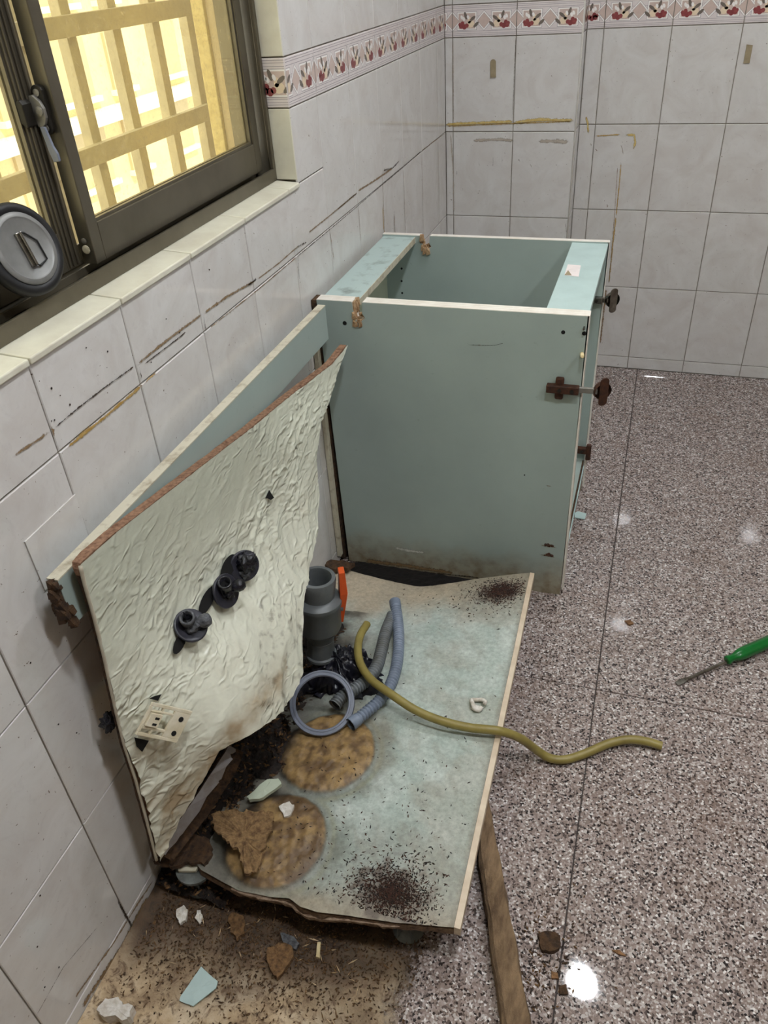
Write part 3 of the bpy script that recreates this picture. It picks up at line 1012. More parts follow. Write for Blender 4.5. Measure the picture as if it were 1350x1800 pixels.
def side_outline(n0, n1, depth, rag):
    foot = [(CX0 + 0.012, 0.006), (0.06, 0.004)]
    foot += [(x, 0.004 + 0.004 * math.sin(x * 31) * rag) for x in np.linspace(0.10, 0.55, 14)] + [(CX1 - 0.006, 0.003)]
    return foot + [(CX1, CZ), (n1, CZ), (n1 - 0.002, CZ - depth * 0.55), (n1 + 0.004, CZ - depth * 0.8), (n1 - 0.008, CZ - depth), (n0 + 0.006, CZ - depth * 0.9), (n0 + 0.002, CZ - depth * 0.5), (n0, CZ), (CX0, CZ)]


near = cpart(MB().prism(side_outline(0.098, 0.122, 0.045, 1), CY0, CY0 + 0.030, 'y', 0, 1), 'side_panel', ['laminate', 'edge'])
far = cpart(MB().prism(side_outline(0.122, 0.146, 0.035, 1), CY1 - 0.016, CY1, 'y', 0, 1), 'side_panel', ['laminate', 'edge'])


def sub(b, name, mat, par, **k):
    o = b.build(name, mat, **k)
    keep(o, cab)
    o.parent = par
    return o


# edge strips: the near panel is two boards thick, three lines show on its top
for (x0, x1) in ((CX0, 0.097), (0.123, CX1)):
    for k in range(3):
        y0 = CY0 + 0.0004 + k * 0.0099
        sub(MB().box(x0, x1, y0, y0 + 0.0092, CZ - 0.0005, CZ + 0.0012), 'edge_band', 'edge', near, bevel=0.0004)
for (x0, x1) in ((CX0, 0.121), (0.147, CX1)):
    sub(MB().box(x0, x1, CY1 - 0.016, CY1, CZ - 0.0005, CZ + 0.0012), 'edge_band', 'edge', far, bevel=0.0004)
sub(MB().box(CX1 - 0.003, CX1 + 0.001, CY0, CY0 + 0.0295, 0.02, CZ), 'edge_band', 'edge', near)
sub(MB().box(CX1 - 0.003, CX1 + 0.001, CY1 - 0.016, CY1, 0.02, CZ), 'edge_band', 'edge', far)
# splintered notches
for par, x0, x1, y0, y1, dz in ((near, 0.099, 0.122, CY0 - 0.002, CY0 + 0.031, 0.046), (far, 0.123, 0.146, CY1 - 0.018, CY1 + 0.001, 0.036)):
    b = MB()
    for k in range(26):
        s = rnd.random()
        xx = x0 + 0.002 if s < 0.55 else rnd.uniform(x0, x1)
        zz = CZ - rnd.uniform(0.004, dz) if s < 0.55 else CZ - dz - rnd.uniform(-0.006, 0.006)
        yy = rnd.uniform(y0, y1)
        r = rnd.uniform(0.002, 0.006)
        a = [(xx + rnd.uniform(-r, r), yy + rnd.uniform(-r, r), zz + rnd.uniform(-2 * r, 2 * r)) for _ in range(8)]
        b.hexa([(xx - r, yy - r, zz - r * 1.6), (xx + r, yy - r * 0.6, zz - r), (xx + r * 0.7, yy + r, zz - r), (xx - r, yy + r, zz - r), (xx - r * .6, yy - r, zz + r * 1.8), (xx + r * .4, yy - r, zz + r), (xx + r * .5, yy + r * .7, zz + r * 1.5), (xx - r, yy + r, zz + r)])
    b.box(x0, x0 + 0.003, y0 + 0.003, y1 - 0.002, CZ - dz * 0.9, CZ - 0.001)
    sub(b, 'splintered_notch', 'notch', par)
cpart(MB().box(CX0 + 0.003, 0.105, CY0 + 0.030, CY1 - 0.016, CZ - 0.019, CZ - 0.004), 'back_rail', 'mint_dirty', bevel=0.0005)
cpart(MB().box(0.105, 0.1065, CY0 + 0.030, CY1 - 0.016, CZ - 0.0192, CZ - 0.0038), 'rail_edge', 'edge_old')
cpart(MB().box(0.514, CX1 - 0.002, CY0 + 0.030, CY1 - 0.016, CZ - 0.018, CZ - 0.003), 'front_rail', 'mint', bevel=0.0005)
cpart(MB().box(CX0, CX0 + 0.006, CY0 + 0.03, CY1 - 0.016, 0.09, CZ - 0.019), 'back_panel', 'cream_in')
cpart(MB().box(CX0 + 0.01, CX1 - 0.01, CY0 + 0.03, CY1 - 0.016, 0.095, 0.111), 'bottom_panel', 'laminate')
cpart(MB().box(CX1 - 0.010, CX1 - 0.006, CY0 + 0.03, CY1 - 0.016, 0.095, 0.111), 'swollen_edge', 'chip_dark')
cpart(MB().hexa([(0.578, CY0 + 0.02, 0.002), (0.594, CY0 + 0.02, 0.002), (0.594, CY1, 0.002), (0.578, CY1, 0.002), (0.586, CY0 + 0.031, 0.094), (0.601, CY0 + 0.031, 0.094), (0.601, CY1 - 0.017, 0.094), (0.586, CY1 - 0.017, 0.094)]), 'plinth', 'mint')
# narrow cream batten and dark strip painting in the gap's shadow at the wall side of the near panel
cpart(MB().box(0.0015, 0.0125, 0.236, 0.252, 0.03, 0.655), 'wall_batten', 'edge_old', bevel=0.001)
cpart(MB().box(0.0015, 0.014, 0.256, 0.290, 0.01, CZ - 0.002), 'shadow_gap_strip', 'chip_dark')
# holes, pin, dowel, scratches on the near face
for u, v, r in [(606, 568, 0.0048), (990, 584, 0.0042), (1027, 586, 0.0045), (922, 835, 0.0018), (707, 495, 0.0)]:
    if r:
        p = px(u, v, y=CY0)
        sub(MB().lathe([(r, 0.0), (r, 0.0006), (r * 0.5, 0.0008)], (p[0], CY0 + 0.0001, p[2]), (0, -1, 0), 14), 'screw_hole', 'dark', near)
p = px(1027, 575, y=CY0)
sub(MB().lathe([(0.0022, 0.0), (0.0022, 0.012), (0.0015, 0.013)], (p[0], CY0, p[2]), (0, -1, 0), 10), 'shelf_pin', 'chrome', near)
p = px(1023, 622, y=CY0)
sub(MB().lathe([(0.0042, 0.0), (0.0042, 0.026), (0.003, 0.028)], (p[0], CY0, p[2]), (0.12, -1, 0.25), 12), 'dowel', 'dowel', near)
for (u, v) in [(707, 494), (708, 516), (709, 538)]:
    q = px(u, v, y=CY1 - 0.016)
for u, v in [(706, 472), (706, 494), (707, 515)]:
    q = px(u, v, y=CY1 - 0.016)
    sub(MB().lathe([(0.003, 0.0), (0.003, 0.0006)], (q[0], CY1 - 0.016, q[2]), (0, -1, 0), 10), 'screw_hole', 'dark', far)
ribbon(near, [(818, 601), (825, 606), (870, 607), (893, 601)], 0.004, 'st_black', 'scratch', ori='back', plane=CY0, off=0.0006)
for pts, wd, m in [([(690, 962), (720, 968), (750, 972)], 0.03, 'st_pale2'), ([(640, 985), (720, 995), (800, 1008)], 0.035, 'st_brown'), ([(956, 852), (965, 854), (975, 856)], 0.006, 'st_brown'),
                   ([(620, 985), (700, 1001), (830, 1014), (925, 1035)], 0.012, 'st_black')]:
    if m == 'st_pale2':
        MT['st_pale2'] = m_stain('white_lime_bloom', (214, 216, 208), (196, 198, 188), 120, 0.86, 0.3)
    ribbon(near, pts, wd, m, 'foot_stain', ori='back', plane=CY0, off=0.0005)
# torn screw holes of the missing lower hinge
for (u, v) in [(965, 959), (964, 976)]:
    q = px(u, v, y=CY0)
    b = MB()
    for k in range(9):
        a = k * 0.7
        b.lathe([(rnd.uniform(0.002, 0.005), 0.0), (0.001, rnd.uniform(0.001, 0.004))], (q[0] + 0.010 * math.cos(a) * rnd.random(), CY0, q[2] + 0.005 * math.sin(a) * rnd.random()), (0, -1, 0), 6)
    sub(b, 'torn_hole', 'rust', near)
    ribbon(near, [(u - 18, v - 2), (u, v + 1), (u + 18, v + 5)], 0.006, 'st_brown', 'hinge_mark', ori='back', plane=CY0, off=0.0006)
# paper label on the front rail
q0 = [px(u, v, z=CZ - 0.003) for u, v in [(992, 484), (1017, 487), (1021, 467), (998, 465)]]
lab = cpart(MB().add([(p[0], p[1], CZ - 0.0024) for p in q0], [(0, 1, 2, 3)]), 'paper_label', 'paper')
c0, c1 = Vector((q0[0][0], q0[0][1], CZ - 0.0022)), Vector((q0[2][0], q0[2][1], CZ - 0.0022))
sub(MB().add([c0, c0 + Vector((0.016, 0.001, 0.0003)), c0 + Vector((0.006, 0.016, 0.006))], [(0, 1, 2)]), 'curled_corner', 'tan', lab)
lines = MB()
for k in range(4):
    a = c0.lerp(c1, 0.35 + 0.13 * k) + Vector((-0.010, 0.004, 0.0001))
    lines.add([a, a + Vector((0.022, 0.0, 0)), a + Vector((0.022, 0.0012, 0)), a + Vector((0, 0.0012, 0))], [(0, 1, 2, 3)])
sub(lines, 'faded_print', 'p_ink', lab)


def hinge(x0, y, z, sgn, mat, reach, name='hinge', cup=True):
    """concealed cup hinge: arm along +x fixed to a panel face at y (sgn = side it stands on), cup plate hanging out front"""
    s = sgn
    root = cpart(MB().box(x0, x0 + 0.068, min(y, y + s * 0.016), max(y, y + s * 0.016), z - 0.009, z + 0.009), name, mat, bevel=0.002)
    sub(MB().box(x0 + 0.018, x0 + 0.036, min(y, y + s * 0.010), max(y, y + s * 0.010), z - 0.026, z + 0.026), 'mounting_plate', mat, root, bevel=0.004)
    sub(MB().lathe([(0.004, 0), (0.004, 0.002)], (x0 + 0.028, y + s * 0.016, z), (0, s, 0), 12).lathe([(0.004, 0), (0.004, 0.002)], (x0 + 0.054, y + s * 0.016, z), (0, s, 0), 12), 'screw', 'bronze_dark', root)
    if cup:
        sub(MB().box(x0 + 0.064, x0 + reach - 0.012, y + s * 0.004 - 0.004, y + s * 0.004 + 0.004, z - 0.006, z + 0.006), 'link', mat if mat == 'chrome' else 'steel', root, bevel=0.001)
        cx = x0 + reach
        nrm = Vector((0.55, 0.83 * s, 0)).normalized()        # plate turned with the open door
        tv = Vector((-nrm.y, nrm.x, 0)) * (-s)
        pc = Vector((cx, y + s * 0.004, z))
        sub(MB().lathe([(0.019, 0.0), (0.019, -0.011), (0.015, -0.012), (0.0, -0.012)], pc, nrm, 28, close=False), 'hinge_cup', mat, root, auto=True)
        ol = [pc + tv * (0.010 * math.cos(t)) + Vector((0, 0, (0.024 if math.sin(t) >= 0 else -0.024) + 0.008 * math.sin(t))) for t in [2 * math.pi * k / 28 for k in range(28)]]
        pb = MB()
        pb.add(ol + [q + nrm * 0.0028 for q in ol], [tuple(range(28))[::-1], tuple(range(28, 56))] + [(k, (k + 1) % 28, 28 + (k + 1) % 28, 28 + k) for k in range(28)])
        sub(pb, 'cup_plate', mat, root, bevel=0.0005)
    return root


hinge(0.530, CY0, 0.584, -1, 'rust', 0.118)
hinge(0.535, CY1 - 0.016, 0.600, -1, 'chrome', 0.094)
hinge(0.535, CY1 - 0.016, 0.150, -1, 'rust', 0.075, cup=False)
cpart(MB().box(0.602, 0.616, CY1 - 0.030, CY1 - 0.016, 0.120, 0.17), 'hinge_stub', 'rust', bevel=0.003)

# ------------------------------------------------------------------ remains of the sink cabinet
rail = tag(empty('wall_rail', (0.034, -0.25, 0.66)), 'long mint board with speckled cream top edge leaning along the tiled wall', 'rail')
RY0, RY1 = -0.712, 0.232
keep(MB().box(0.028, 0.0445, RY0, RY1, 0.665, 0.742).build('board', ['laminate'], bevel=0.0006), rail)
keep(MB().box(0.0275, 0.0450, RY0, RY1, 0.7415, 0.7435).build('edge_band', 'edge_old'), rail)
b = MB()
for k in range(60):
    yy, zz, xx = RY0 - rnd.uniform(-0.004, 0.006), rnd.uniform(0.667, 0.738), rnd.uniform(0.028, 0.046)
    r = rnd.uniform(0.002, 0.006)
    b.hexa([(xx - r, yy - r, zz - r * 1.6), (xx + r, yy - r * 0.6, zz - r), (xx + r * 0.7, yy + r, zz - r), (xx - r, yy + r, zz - r), (xx - r * .6, yy - r, zz + r * 1.8), (xx + r * .4, yy - r, zz + r), (xx + r * .5, yy + r * .7, zz + r * 1.5), (xx - r, yy + r, zz + r)])
keep(b.build('broken_end', 'chip_dark'), rail)

# --- wrinkled cream board
chA = [(272, 1512), (262, 1470), (235, 1370), (215, 1310), (200, 1250), (178, 1150), (160, 1080), (144, 1025), (136, 992), (160, 970), (200, 935), (300, 858), (430, 758), (520, 685), (580, 640), (607, 606)]
chB = [(272, 1512), (300, 1452), (340, 1378), (378, 1318), (430, 1292), (478, 1260), (512, 1222), (526, 1180), (528, 1100), (531, 1040), (540, 990), (553, 930), (558, 870), (552, 805), (560, 745), (582, 680), (607, 606)]
depth = tps([(135, 990), (220, 920), (300, 855), (430, 752), (520, 680), (605, 605), (272, 1512), (235, 1370), (180, 1150), (340, 1370), (430, 1290), (525, 1190), (530, 1050), (553, 930), (556, 840), (400, 1020), (300, 1100), (270, 1260), (450, 900), (460, 1100), (560, 745), (350, 940)],
            [.066, .064, .062, .062, .066, .088, .045, .05, .058, .100, .160, .178, .140, .104, .092, .068, .062, .074, .060, .130, .088, .056])


def resample(ch, n):
    C = np.array(ch, float)
    s = np.r_[0, np.cumsum(np.hypot(*np.diff(C, axis=0).T))]
    t = np.linspace(0, s[-1], n)
    return np.c_[np.interp(t, s, C[:, 0]), np.interp(t, s, C[:, 1])]


def board_pts(nt, ns):
    A, Bc = resample(chA, nt), resample(chB, nt)
    S = np.linspace(0, 1, ns)[None, :, None]
    uv = (A[:, None] * (1 - S) + Bc[:, None] * S).reshape(-1, 2)
    d = depth(uv)
    return uv, np.array([px(u, v, x=x) for (u, v), x in zip(uv, d)])


def grid_faces(nt, ns):
    return [(i * ns + j, i * ns + j + 1, (i + 1) * ns + j + 1, (i + 1) * ns + j) for i in range(nt - 1) for j in range(ns - 1)]


wb = tag(empty('wrinkled_board', (0.06, -0.2, 0.15)), 'warped back board covered with wrinkled cream vinyl, leaning on the wall beside the pipe stubs', 'board')
NTb, NSb = 420, 190
uv, P = board_pts(NTb, NSb)
disp = np.zeros(len(P))
cols = np.zeros((len(P), 3))
crk = np.zeros(len(P))
c_lo, c_hi, c_green, c_brown, c_dk = [np.array(lin(c)[:3]) for c in ((190, 191, 172), (224, 224, 206), (184, 193, 173), (150, 122, 84), (84, 66, 46))]

def ridge(x, y, z, p=2.0):
    return max(0.0, 1 - abs(mnoise.noise(Vector((x, y, z)))) * 2.6) ** p


for i, ((u, v), p) in enumerate(zip(uv, P)):
    y, z = p[1], p[2]
    # creases run along the board towards its upper tip, in patches
    a, c = (y * 0.72 + z * 0.69), (-y * 0.69 + z * 0.72)
    wa = mnoise.noise(Vector((a * 7, c * 7, 1.7))) * 0.035 + mnoise.noise(Vector((a * 20, c * 20, 4.7))) * 0.010
    wc = mnoise.noise(Vector((a * 7, c * 7, 8.7))) * 0.035 + mnoise.noise(Vector((a * 20, c * 20, 6.7))) * 0.010
    aa, cc = a + wa, c + wc
    side = (u - 300) * 0.55 + (v - 1000) * 0.45           # towards the lower right fold
    mk = 1 / (1 + math.exp(-(side - 5) / 38.0))
    tip = max(0.0, 1 - math.hypot(u - 560, v - 740) / 230.0)
    band = math.exp(-((side - 70) / 55.0) ** 2)
    cor = max(0.0, 1 - math.hypot((u - 250) / 1.2, v - 1090) / 120.0)
    pat = min(1.0, max(0.0, 0.45 + 1.3 * mnoise.noise(Vector((a * 9, c * 9, 12.0)))))
    r1 = ridge(aa * 13, cc * 30, 3.0, 2.5)
    r2 = ridge(aa * 34, cc * 58, 9.0, 2.0)
    r3 = ridge(aa * 70, cc * 110, 5.0, 1.6)
    big = ridge(aa * 4.5 + 0.3, cc * 13, 15.0, 1.5)
    d = 0.0024 * r1 * (0.25 + 0.9 * mk) * (0.3 + pat) + 0.0024 * r2 * (0.12 + 1.0 * band + 0.9 * tip + 0.9 * cor) * (0.25 + pat) + 0.0011 * r3 * (1.2 * tip + 0.8 * band + 0.25 * mk + 0.6 * cor) * (0.3 + pat)
    d += 0.0070 * big * max(0.0, mk - 0.3) * (1 - 0.6 * tip)
    if v > 1290:
        k = min(1, (v - 1290) / 90)
        d += 0.0050 * k * ridge(aa * 18, cc * 34, 2.0, 1.3) + 0.0016 * k * mnoise.noise(Vector((a * 90, c * 150, 2.0)))
    disp[i] = d
    crk[i] = min(1.0, 0.22 + 0.55 * mk * (0.5 + pat) + 0.5 * tip + 0.4 * band + 0.5 * cor + (0.4 if v > 1300 else 0.0)) * (0.55 + 0.6 * pat)
    col = c_lo * 0.5 + c_green * 0.5
    col = col + (c_hi - col) * (0.2 + 0.75 * mk)  # paler lower right: light caught by the outward fold, put into the colour
    dirt = max(0, fbm(y * 14, z * 14, 2.0)) * 0.18 * mk
    if v > 1240:
        dirt += min(1, (v - 1240) / 190) * max(0, 0.22 + 0.85 * fbm(aa * 22, cc * 40, 4.0))
    low = max(0.0, 1 - abs((u - 378) * 0.77 + (v - 1318) * 0.64) / 34.0) if 290 < u < 500 else 0.0
    dirt += low * 0.8 * (0.6 + 0.6 * fbm(a * 40, c * 40, 3.0))
    col = col + (c_brown - col) * min(0.8, max(0, dirt))
    if 450 < u < 540 and 1060 < v < 1250:
        k = max(0, fbm(y * 60, z * 60, 8.0) - 0.2)
        col = col + (c_dk - col) * min(0.5, k)
    cols[i] = col
P2 = P + np.c_[disp, np.zeros(len(P)), np.zeros(len(P))] + np.array([0.004, 0, 0])
skin = keep(MB().add(P2, grid_faces(NTb, NSb)).build('vinyl_skin', 'vinyl', smooth=True, fix=False, attrs={'Col': cols, 'crk': crk}), wb)
ntc, nsc = 90, 40
uvc, Pc = board_pts(ntc, nsc)
thick = np.clip((0.004 + 0.009 * np.repeat(np.clip((np.linspace(0, 1, ntc) - 0.43) / 0.06, 0, 1), nsc)) - 0.010 * (np.tile(np.linspace(0, 1, nsc), ntc)) ** 1.5, 0.003, 0.02)
jit = np.array([[0, fbm(p[1] * 60, p[2] * 60, 1) * 0.0012, fbm(p[1] * 60, p[2] * 60, 5) * 0.0012] for p in Pc])
front, back = Pc + jit + [0.0022, 0, 0], Pc + jit - np.c_[thick, 0 * thick, 0 * thick]
b = MB()
nv = ntc * nsc
b.add(np.r_[front, back], grid_faces(ntc, nsc) + [tuple(i + nv for i in q[::-1]) for q in grid_faces(ntc, nsc)])
ring = [i * nsc for i in range(ntc)] + [(ntc - 1) * nsc + j for j in range(1, nsc)] + [i * nsc + nsc - 1 for i in range(ntc - 2, -1, -1)] + [j for j in range(nsc - 2, 0, -1)]
b.f += [(ring[k], ring[(k + 1) % len(ring)], ring[(k + 1) % len(ring)] + nv, ring[k] + nv) for k in range(len(ring))]
b.mi += [0] * len(ring)
b.mi[-len(ring):] = [1 if (k < int(0.455 * ntc) or k > ntc + nsc) else 0 for k in range(len(ring))]
keep(b.build('chipboard_core', ['chip_pink', 'chip_dark']), wb)
iA = [i * NSb for i in range(0, int(0.468 * NTb), 3)]
keep(MB().tube([P[i] + np.array([0.0030, 0.0010, 0.0]) for i in iA], 0.0026, 8).build('rolled_edge', 'edge_cream', smooth=True), wb)


def on_board(u, v, off=0.006):
    x = float(depth([(u, v)])[0]) + off
    return Vector(px(u, v, x=x))


# tear and dark slits round the pipes
def patch(pts, name, mat, par, off=0.0085):
    return keep(MB().add([on_board(u, v, off) for u, v in pts], [tuple(range(len(pts)))]).build(name, mat), par)


patch([(466, 876), (473, 861), (482, 875), (476, 879), (470, 876)], 'tear', 'dark', wb)
for cu, cv, ra, rb_ in ((402, 996, 24, 11), (364, 1056, 28, 10), (316, 1130, 22, 9)):
    patch([(cu + ra * math.cos(t) * 0.42 + rb_ * math.sin(t) * 0.9, cv - ra * math.cos(t) * 0.9 + rb_ * math.sin(t) * 0.42) for t in [2 * math.pi * k / 18 for k in range(18)]], 'pipe_slit', 'dark', wb, 0.0095)
patch([(262, 1228), (270, 1224), (284, 1220), (278, 1232)], 'tear', 'dark', wb)
patch([(236, 1296), (262, 1302), (250, 1322), (240, 1312)], 'tear', 'dark', wb)

# --- three capped supply stubs
def stub(u, v, lab, mat, kind):
    base = on_board(u, v, 0.0)
    root = tag(empty('pipe_stub', base), lab, 'pipe')
    root['group'] = 'capped pipe stubs poking through the wrinkled board'
    ax = [Vector((0.78, -0.52, 0.34)), Vector((0.80, -0.10, 0.30)), Vector((0.62, -0.20, 0.72))][kind].normalized()
    wallp = base - ax * (base.x / ax.x) * 0.93
    tip = base + ax * 0.026
    keep(MB().tube([wallp, base, tip], 0.0125, 14).build('pipe', 'goo'), root)
    rf = (0.029, 0.030, 0.028)[kind]
    keep(MB().lathe([(0.012, -0.010), (rf - 0.003, -0.004), (rf, 0.001), (rf - 0.001, 0.004), (rf - 0.004, 0.003), (0.012, 0.001)], tip, ax, 36).build('flange', 'flange', smooth=True), root)
    e = ax.cross(Vector((0, 0, 1))).normalized()
    f = e.cross(ax)
    if kind == 0:
        keep(blob(tip + ax * 0.003 - e * 0.006 + f * 0.006, 0.018, 0.009, 11).build('sealing_lump', 'goo', smooth=True), root)
        keep(blob(tip + ax * 0.001 + e * 0.004 - f * 0.013, 0.010, 0.006, 31).build('torn_film', 'goo_grey', smooth=True), root)
    else:
        nd = (Vector((0.25, -0.35, 0.9)) if kind == 1 else Vector((0.30, -0.45, 0.84))).normalized()
        nz = tip + ax * 0.006 + f * 0.008
        keep(MB().lathe([(0.012, -0.012), (0.0125, 0.010), (0.0125, 0.018), (0.0115, 0.0205), (0.0085, 0.020), (0.008, 0.006), (0.0, 0.006)], nz, nd, 24, close=False).build('nozzle', mat, smooth=True), root)
        keep(MB().lathe([(0.0083, 0.0), (0.0083, 0.0008)], nz + nd * 0.0075, nd, 20).build('nozzle_mouth', 'dark'), root)
        kd = (Vector((0.55, 0.62, 0.1)) if kind == 1 else Vector((0.62, 0.45, 0.05))).normalized()
        keep(MB().lathe([(0.006, 0.0), (0.0085, 0.012), (0.011, 0.016), (0.0115, 0.024), (0.0085, 0.030), (0.003, 0.032)], tip + ax * 0.006, kd, 10).build('valve_spindle', mat, smooth=True), root)
        keep(blob(tip + ax * 0.004, 0.0125, 0.008, 25 + kind).build('sealing_lump', mat if kind == 2 else 'goo', smooth=True), root)
        if kind == 2:
            t0 = nz + nd * 0.006 - e * 0.012
            keep(MB().tube([t0, t0 + Vector((-0.004, -0.014, 0.006)), t0 + Vector((-0.004, -0.016, 0.016)), t0 + Vector((-0.002, -0.020, 0.024))], lambda i: (0.004, 0.003, 0.0016, 0.0008)[i], 8).build('twisted_tag', 'goo'), root)
    return root


def blob(c, r, amp, seed, n=16):
    b = MB()
    vs, fs = [], []
    for i in range(n + 1):
        th = math.pi * i / n
        for k in range(n * 2):
            ph = math.pi * k / n
            d = Vector((math.sin(th) * math.cos(ph), math.sin(th) * math.sin(ph), math.cos(th)))
            rr = r + amp * (fbm(d.x * 2.6 + seed, d.y * 2.6, d.z * 2.6, 4)) * 0.8
            vs.append(Vector(c) + d * rr)
    m = n * 2
    for i in range(n):
        for k in range(m):
            fs.append((i * m + k, (i + 1) * m + k, (i + 1) * m + (k + 1) % m, i * m + (k + 1) % m))
    return b.add(vs, fs)


stub(418, 990, 'uppermost capped pipe stub with a round face of glossy black sealant', 'goo', 0)
stub(377, 1040, 'middle capped pipe stub with open black nozzle and round flange', 'goo', 1)
stub(326, 1108, 'lowest capped pipe stub with grey crusted nozzle', 'goo_grey', 2)

# --- ivory switch frame hanging on the board
sw = tag(empty('switch_frame', on_board(286, 1268, 0.012)), 'ivory plastic switch mounting frame fixed to the wrinkled board', 'switch frame')
cA, cB, cC, cD = [on_board(u, v, o) for u, v, o in ((236, 1290, 0.016), (308, 1304, 0.022), (338, 1246, 0.022), (266, 1233, 0.016))]
ex, ey = (cB - cA), (cD - cA)
en = ex.cross(ey).normalized()
if en.x < 0:
    en = -en


def SW(a, b, n):
    return cA + ex * a + ey * b + en * n


def swbox(a0, a1, b0, b1, n0, n1, b=None):
    b = b or MB()
    return b.hexa([SW(a0, b0, n0), SW(a1, b0, n0), SW(a1, b1, n0), SW(a0, b1, n0), SW(a0, b0, n1), SW(a1, b0, n1), SW(a1, b1, n1), SW(a0, b1, n1)])


b = MB()
for r in [(0, 1, 0, .10), (0, 1, .90, 1), (0, .06, .1, .9), (.60, 1, .10, .9), (.06, .60, .22, .30), (.06, .60, .74, .80), (.28, .32, .10, .22), (.30, .34, .8, .9), (.06, .36, .3, .74)]:
    swbox(*r, 0.0, 0.005 if r != (.06, .36, .3, .74) else 0.0035, b)
keep(b.build('frame', 'switch', bevel=0.0008), sw)
b = swbox(.07, .35, .32, .72, 0.003, 0.009)
keep(b.build('socket_block', 'switch', bevel=0.0008), sw)
for a0, b0 in ((.20, .38), (.20, .56)):
    keep(swbox(a0, a0 + .10, b0, b0 + .07, 0.009, 0.0093).build('slot', 'dark'), sw)
for a0, b0 in ((.82, .26), (.82, .70)):
    keep(MB().lathe([(0.0042, 0.0), (0.0042, 0.0005)], SW(a0, b0, 0.005), en, 14).build('screw_hole', 'dark'), sw)

keep(blob(px(194, 1268, x=0.034), 0.012, 0.010, 41).build('torn_back_box', 'goo', smooth=True), sw)

# --- torn backing strip below the wrinkled board
strip = [(284, 1500), (300, 1474), (318, 1446), (336, 1420), (354, 1394), (372, 1366), (388, 1342), (400, 1324), (406, 1312)]
b = MB()
vs = []
for k, (u, v) in enumerate(strip):
    j1, j2 = 5 * fbm(k * 0.9, 1.0, 2), 5 * fbm(k * 1.3, 4.0, 2)
    wv = 1.0 - 0.75 * abs(k / 8 - 0.5) ** 1.5
    p0 = Vector(px(u - 4, v - 2, x=0.036 + 0.004 * k))
    p1 = Vector(px(u + 14 * wv + j1, v + 6 * wv, x=0.044 + 0.005 * k))
    p2 = Vector(px(u + 30 * wv + j2, v + 14 * wv, x=0.060 + 0.005 * k))
    vs += [p0, p1, p1 + Vector((0.004, 0, 0.001)), p2, p2 - Vector((0.006, 0, 0.008)), p0 - Vector((0.006, 0, 0.006))]
fs, n = [], 6
for k in range(len(strip) - 1):
    for j in range(n):
        fs.append((k * n + j, k * n + (j + 1) % n, (k + 1) * n + (j + 1) % n, (k + 1) * n + j))
fs += [tuple(range(n))[::-1], tuple(range((len(strip) - 1) * n, len(strip) * n))]
b.add(vs, fs)
b.mi = [0 if j % n == 0 and j < len(fs) - 2 else 1 for j in range(len(fs))]
tag(b.build('torn_strip', ['backing', 'chip_dark']), 'torn grey and brown backing strip under the lower edge of the wrinkled board', 'strip')

# ------------------------------------------------------------------ fallen bottom board of the sink cabinet
bb = tag(empty('bottom_board', (0.35, -0.25, 0.0)), 'swollen mint bottom board lying in front of the cabinet, strewn with droppings', 'board')
NX, NY = 190, 330
XLm = tps([(0, 0), (1, 0), (0, .5), (1, .5), (0, 1), (1, 1)], [0, 1, 0, 1, 0, 1])
zf = tps([(-0.02, .18), (.114, .18), (.245, .18), (.387, .18), (.527, .19), (.0, -.1), (.15, -.1), (.33, -.1), (.535, -.1), (.10, -.4), (.25, -.4), (.40, -.4), (.54, -.4), (.15, -.70), (.30, -.70), (.42, -.70), (.547, -.685), (0.22, -.62)],
         [.058, .036, .026, .070, .112, .058, .068, .086, .102, .075, .088, .096, .101, .088, .090, .097, .100, .092])
near_edge = [(0.0, -0.640), (0.10, -0.700), (0.18, -0.716), (0.24, -0.712), (0.27, -0.706), (0.295, -0.716), (0.325, -0.718), (0.37, -0.712), (0.45, -0.703), (0.547, -0.685)]
far_edge = [(-0.012, 0.178), (0.10, 0.176), (0.245, 0.172), (0.38, 0.182), (0.527, 0.192)]
D1 = px(575, 1318, z=0.09)
D2 = px(484, 1474, z=0.09)
R1, R2 = 0.098, 0.094
droop1, droop2 = px(880, 1040, z=0.095), px(690, 1572, z=0.095)
L = lambda c: np.array(lin(c)[:3])
cm_mint, cm_pale, cm_brown, cm_brown2, cm_dark, cm_cream, cm_rust, cm_grey = L((168, 181, 172)), L((192, 200, 192)), L((160, 130, 84)), L((104, 80, 52)), L((44, 38, 32)), L((182, 164, 138)), L((84, 58, 48)), L((104, 106, 96))


def disc(x, y, c, r):
    d = math.hypot(x - c[0], y - c[1]) / (r * (1 + 0.05 * fbm(x * 9, y * 9, 3.3)))
    return d


def sst(a, b, x):
    t = min(1, max(0, (x - a) / (b - a)))
    return t * t * (3 - 2 * t)


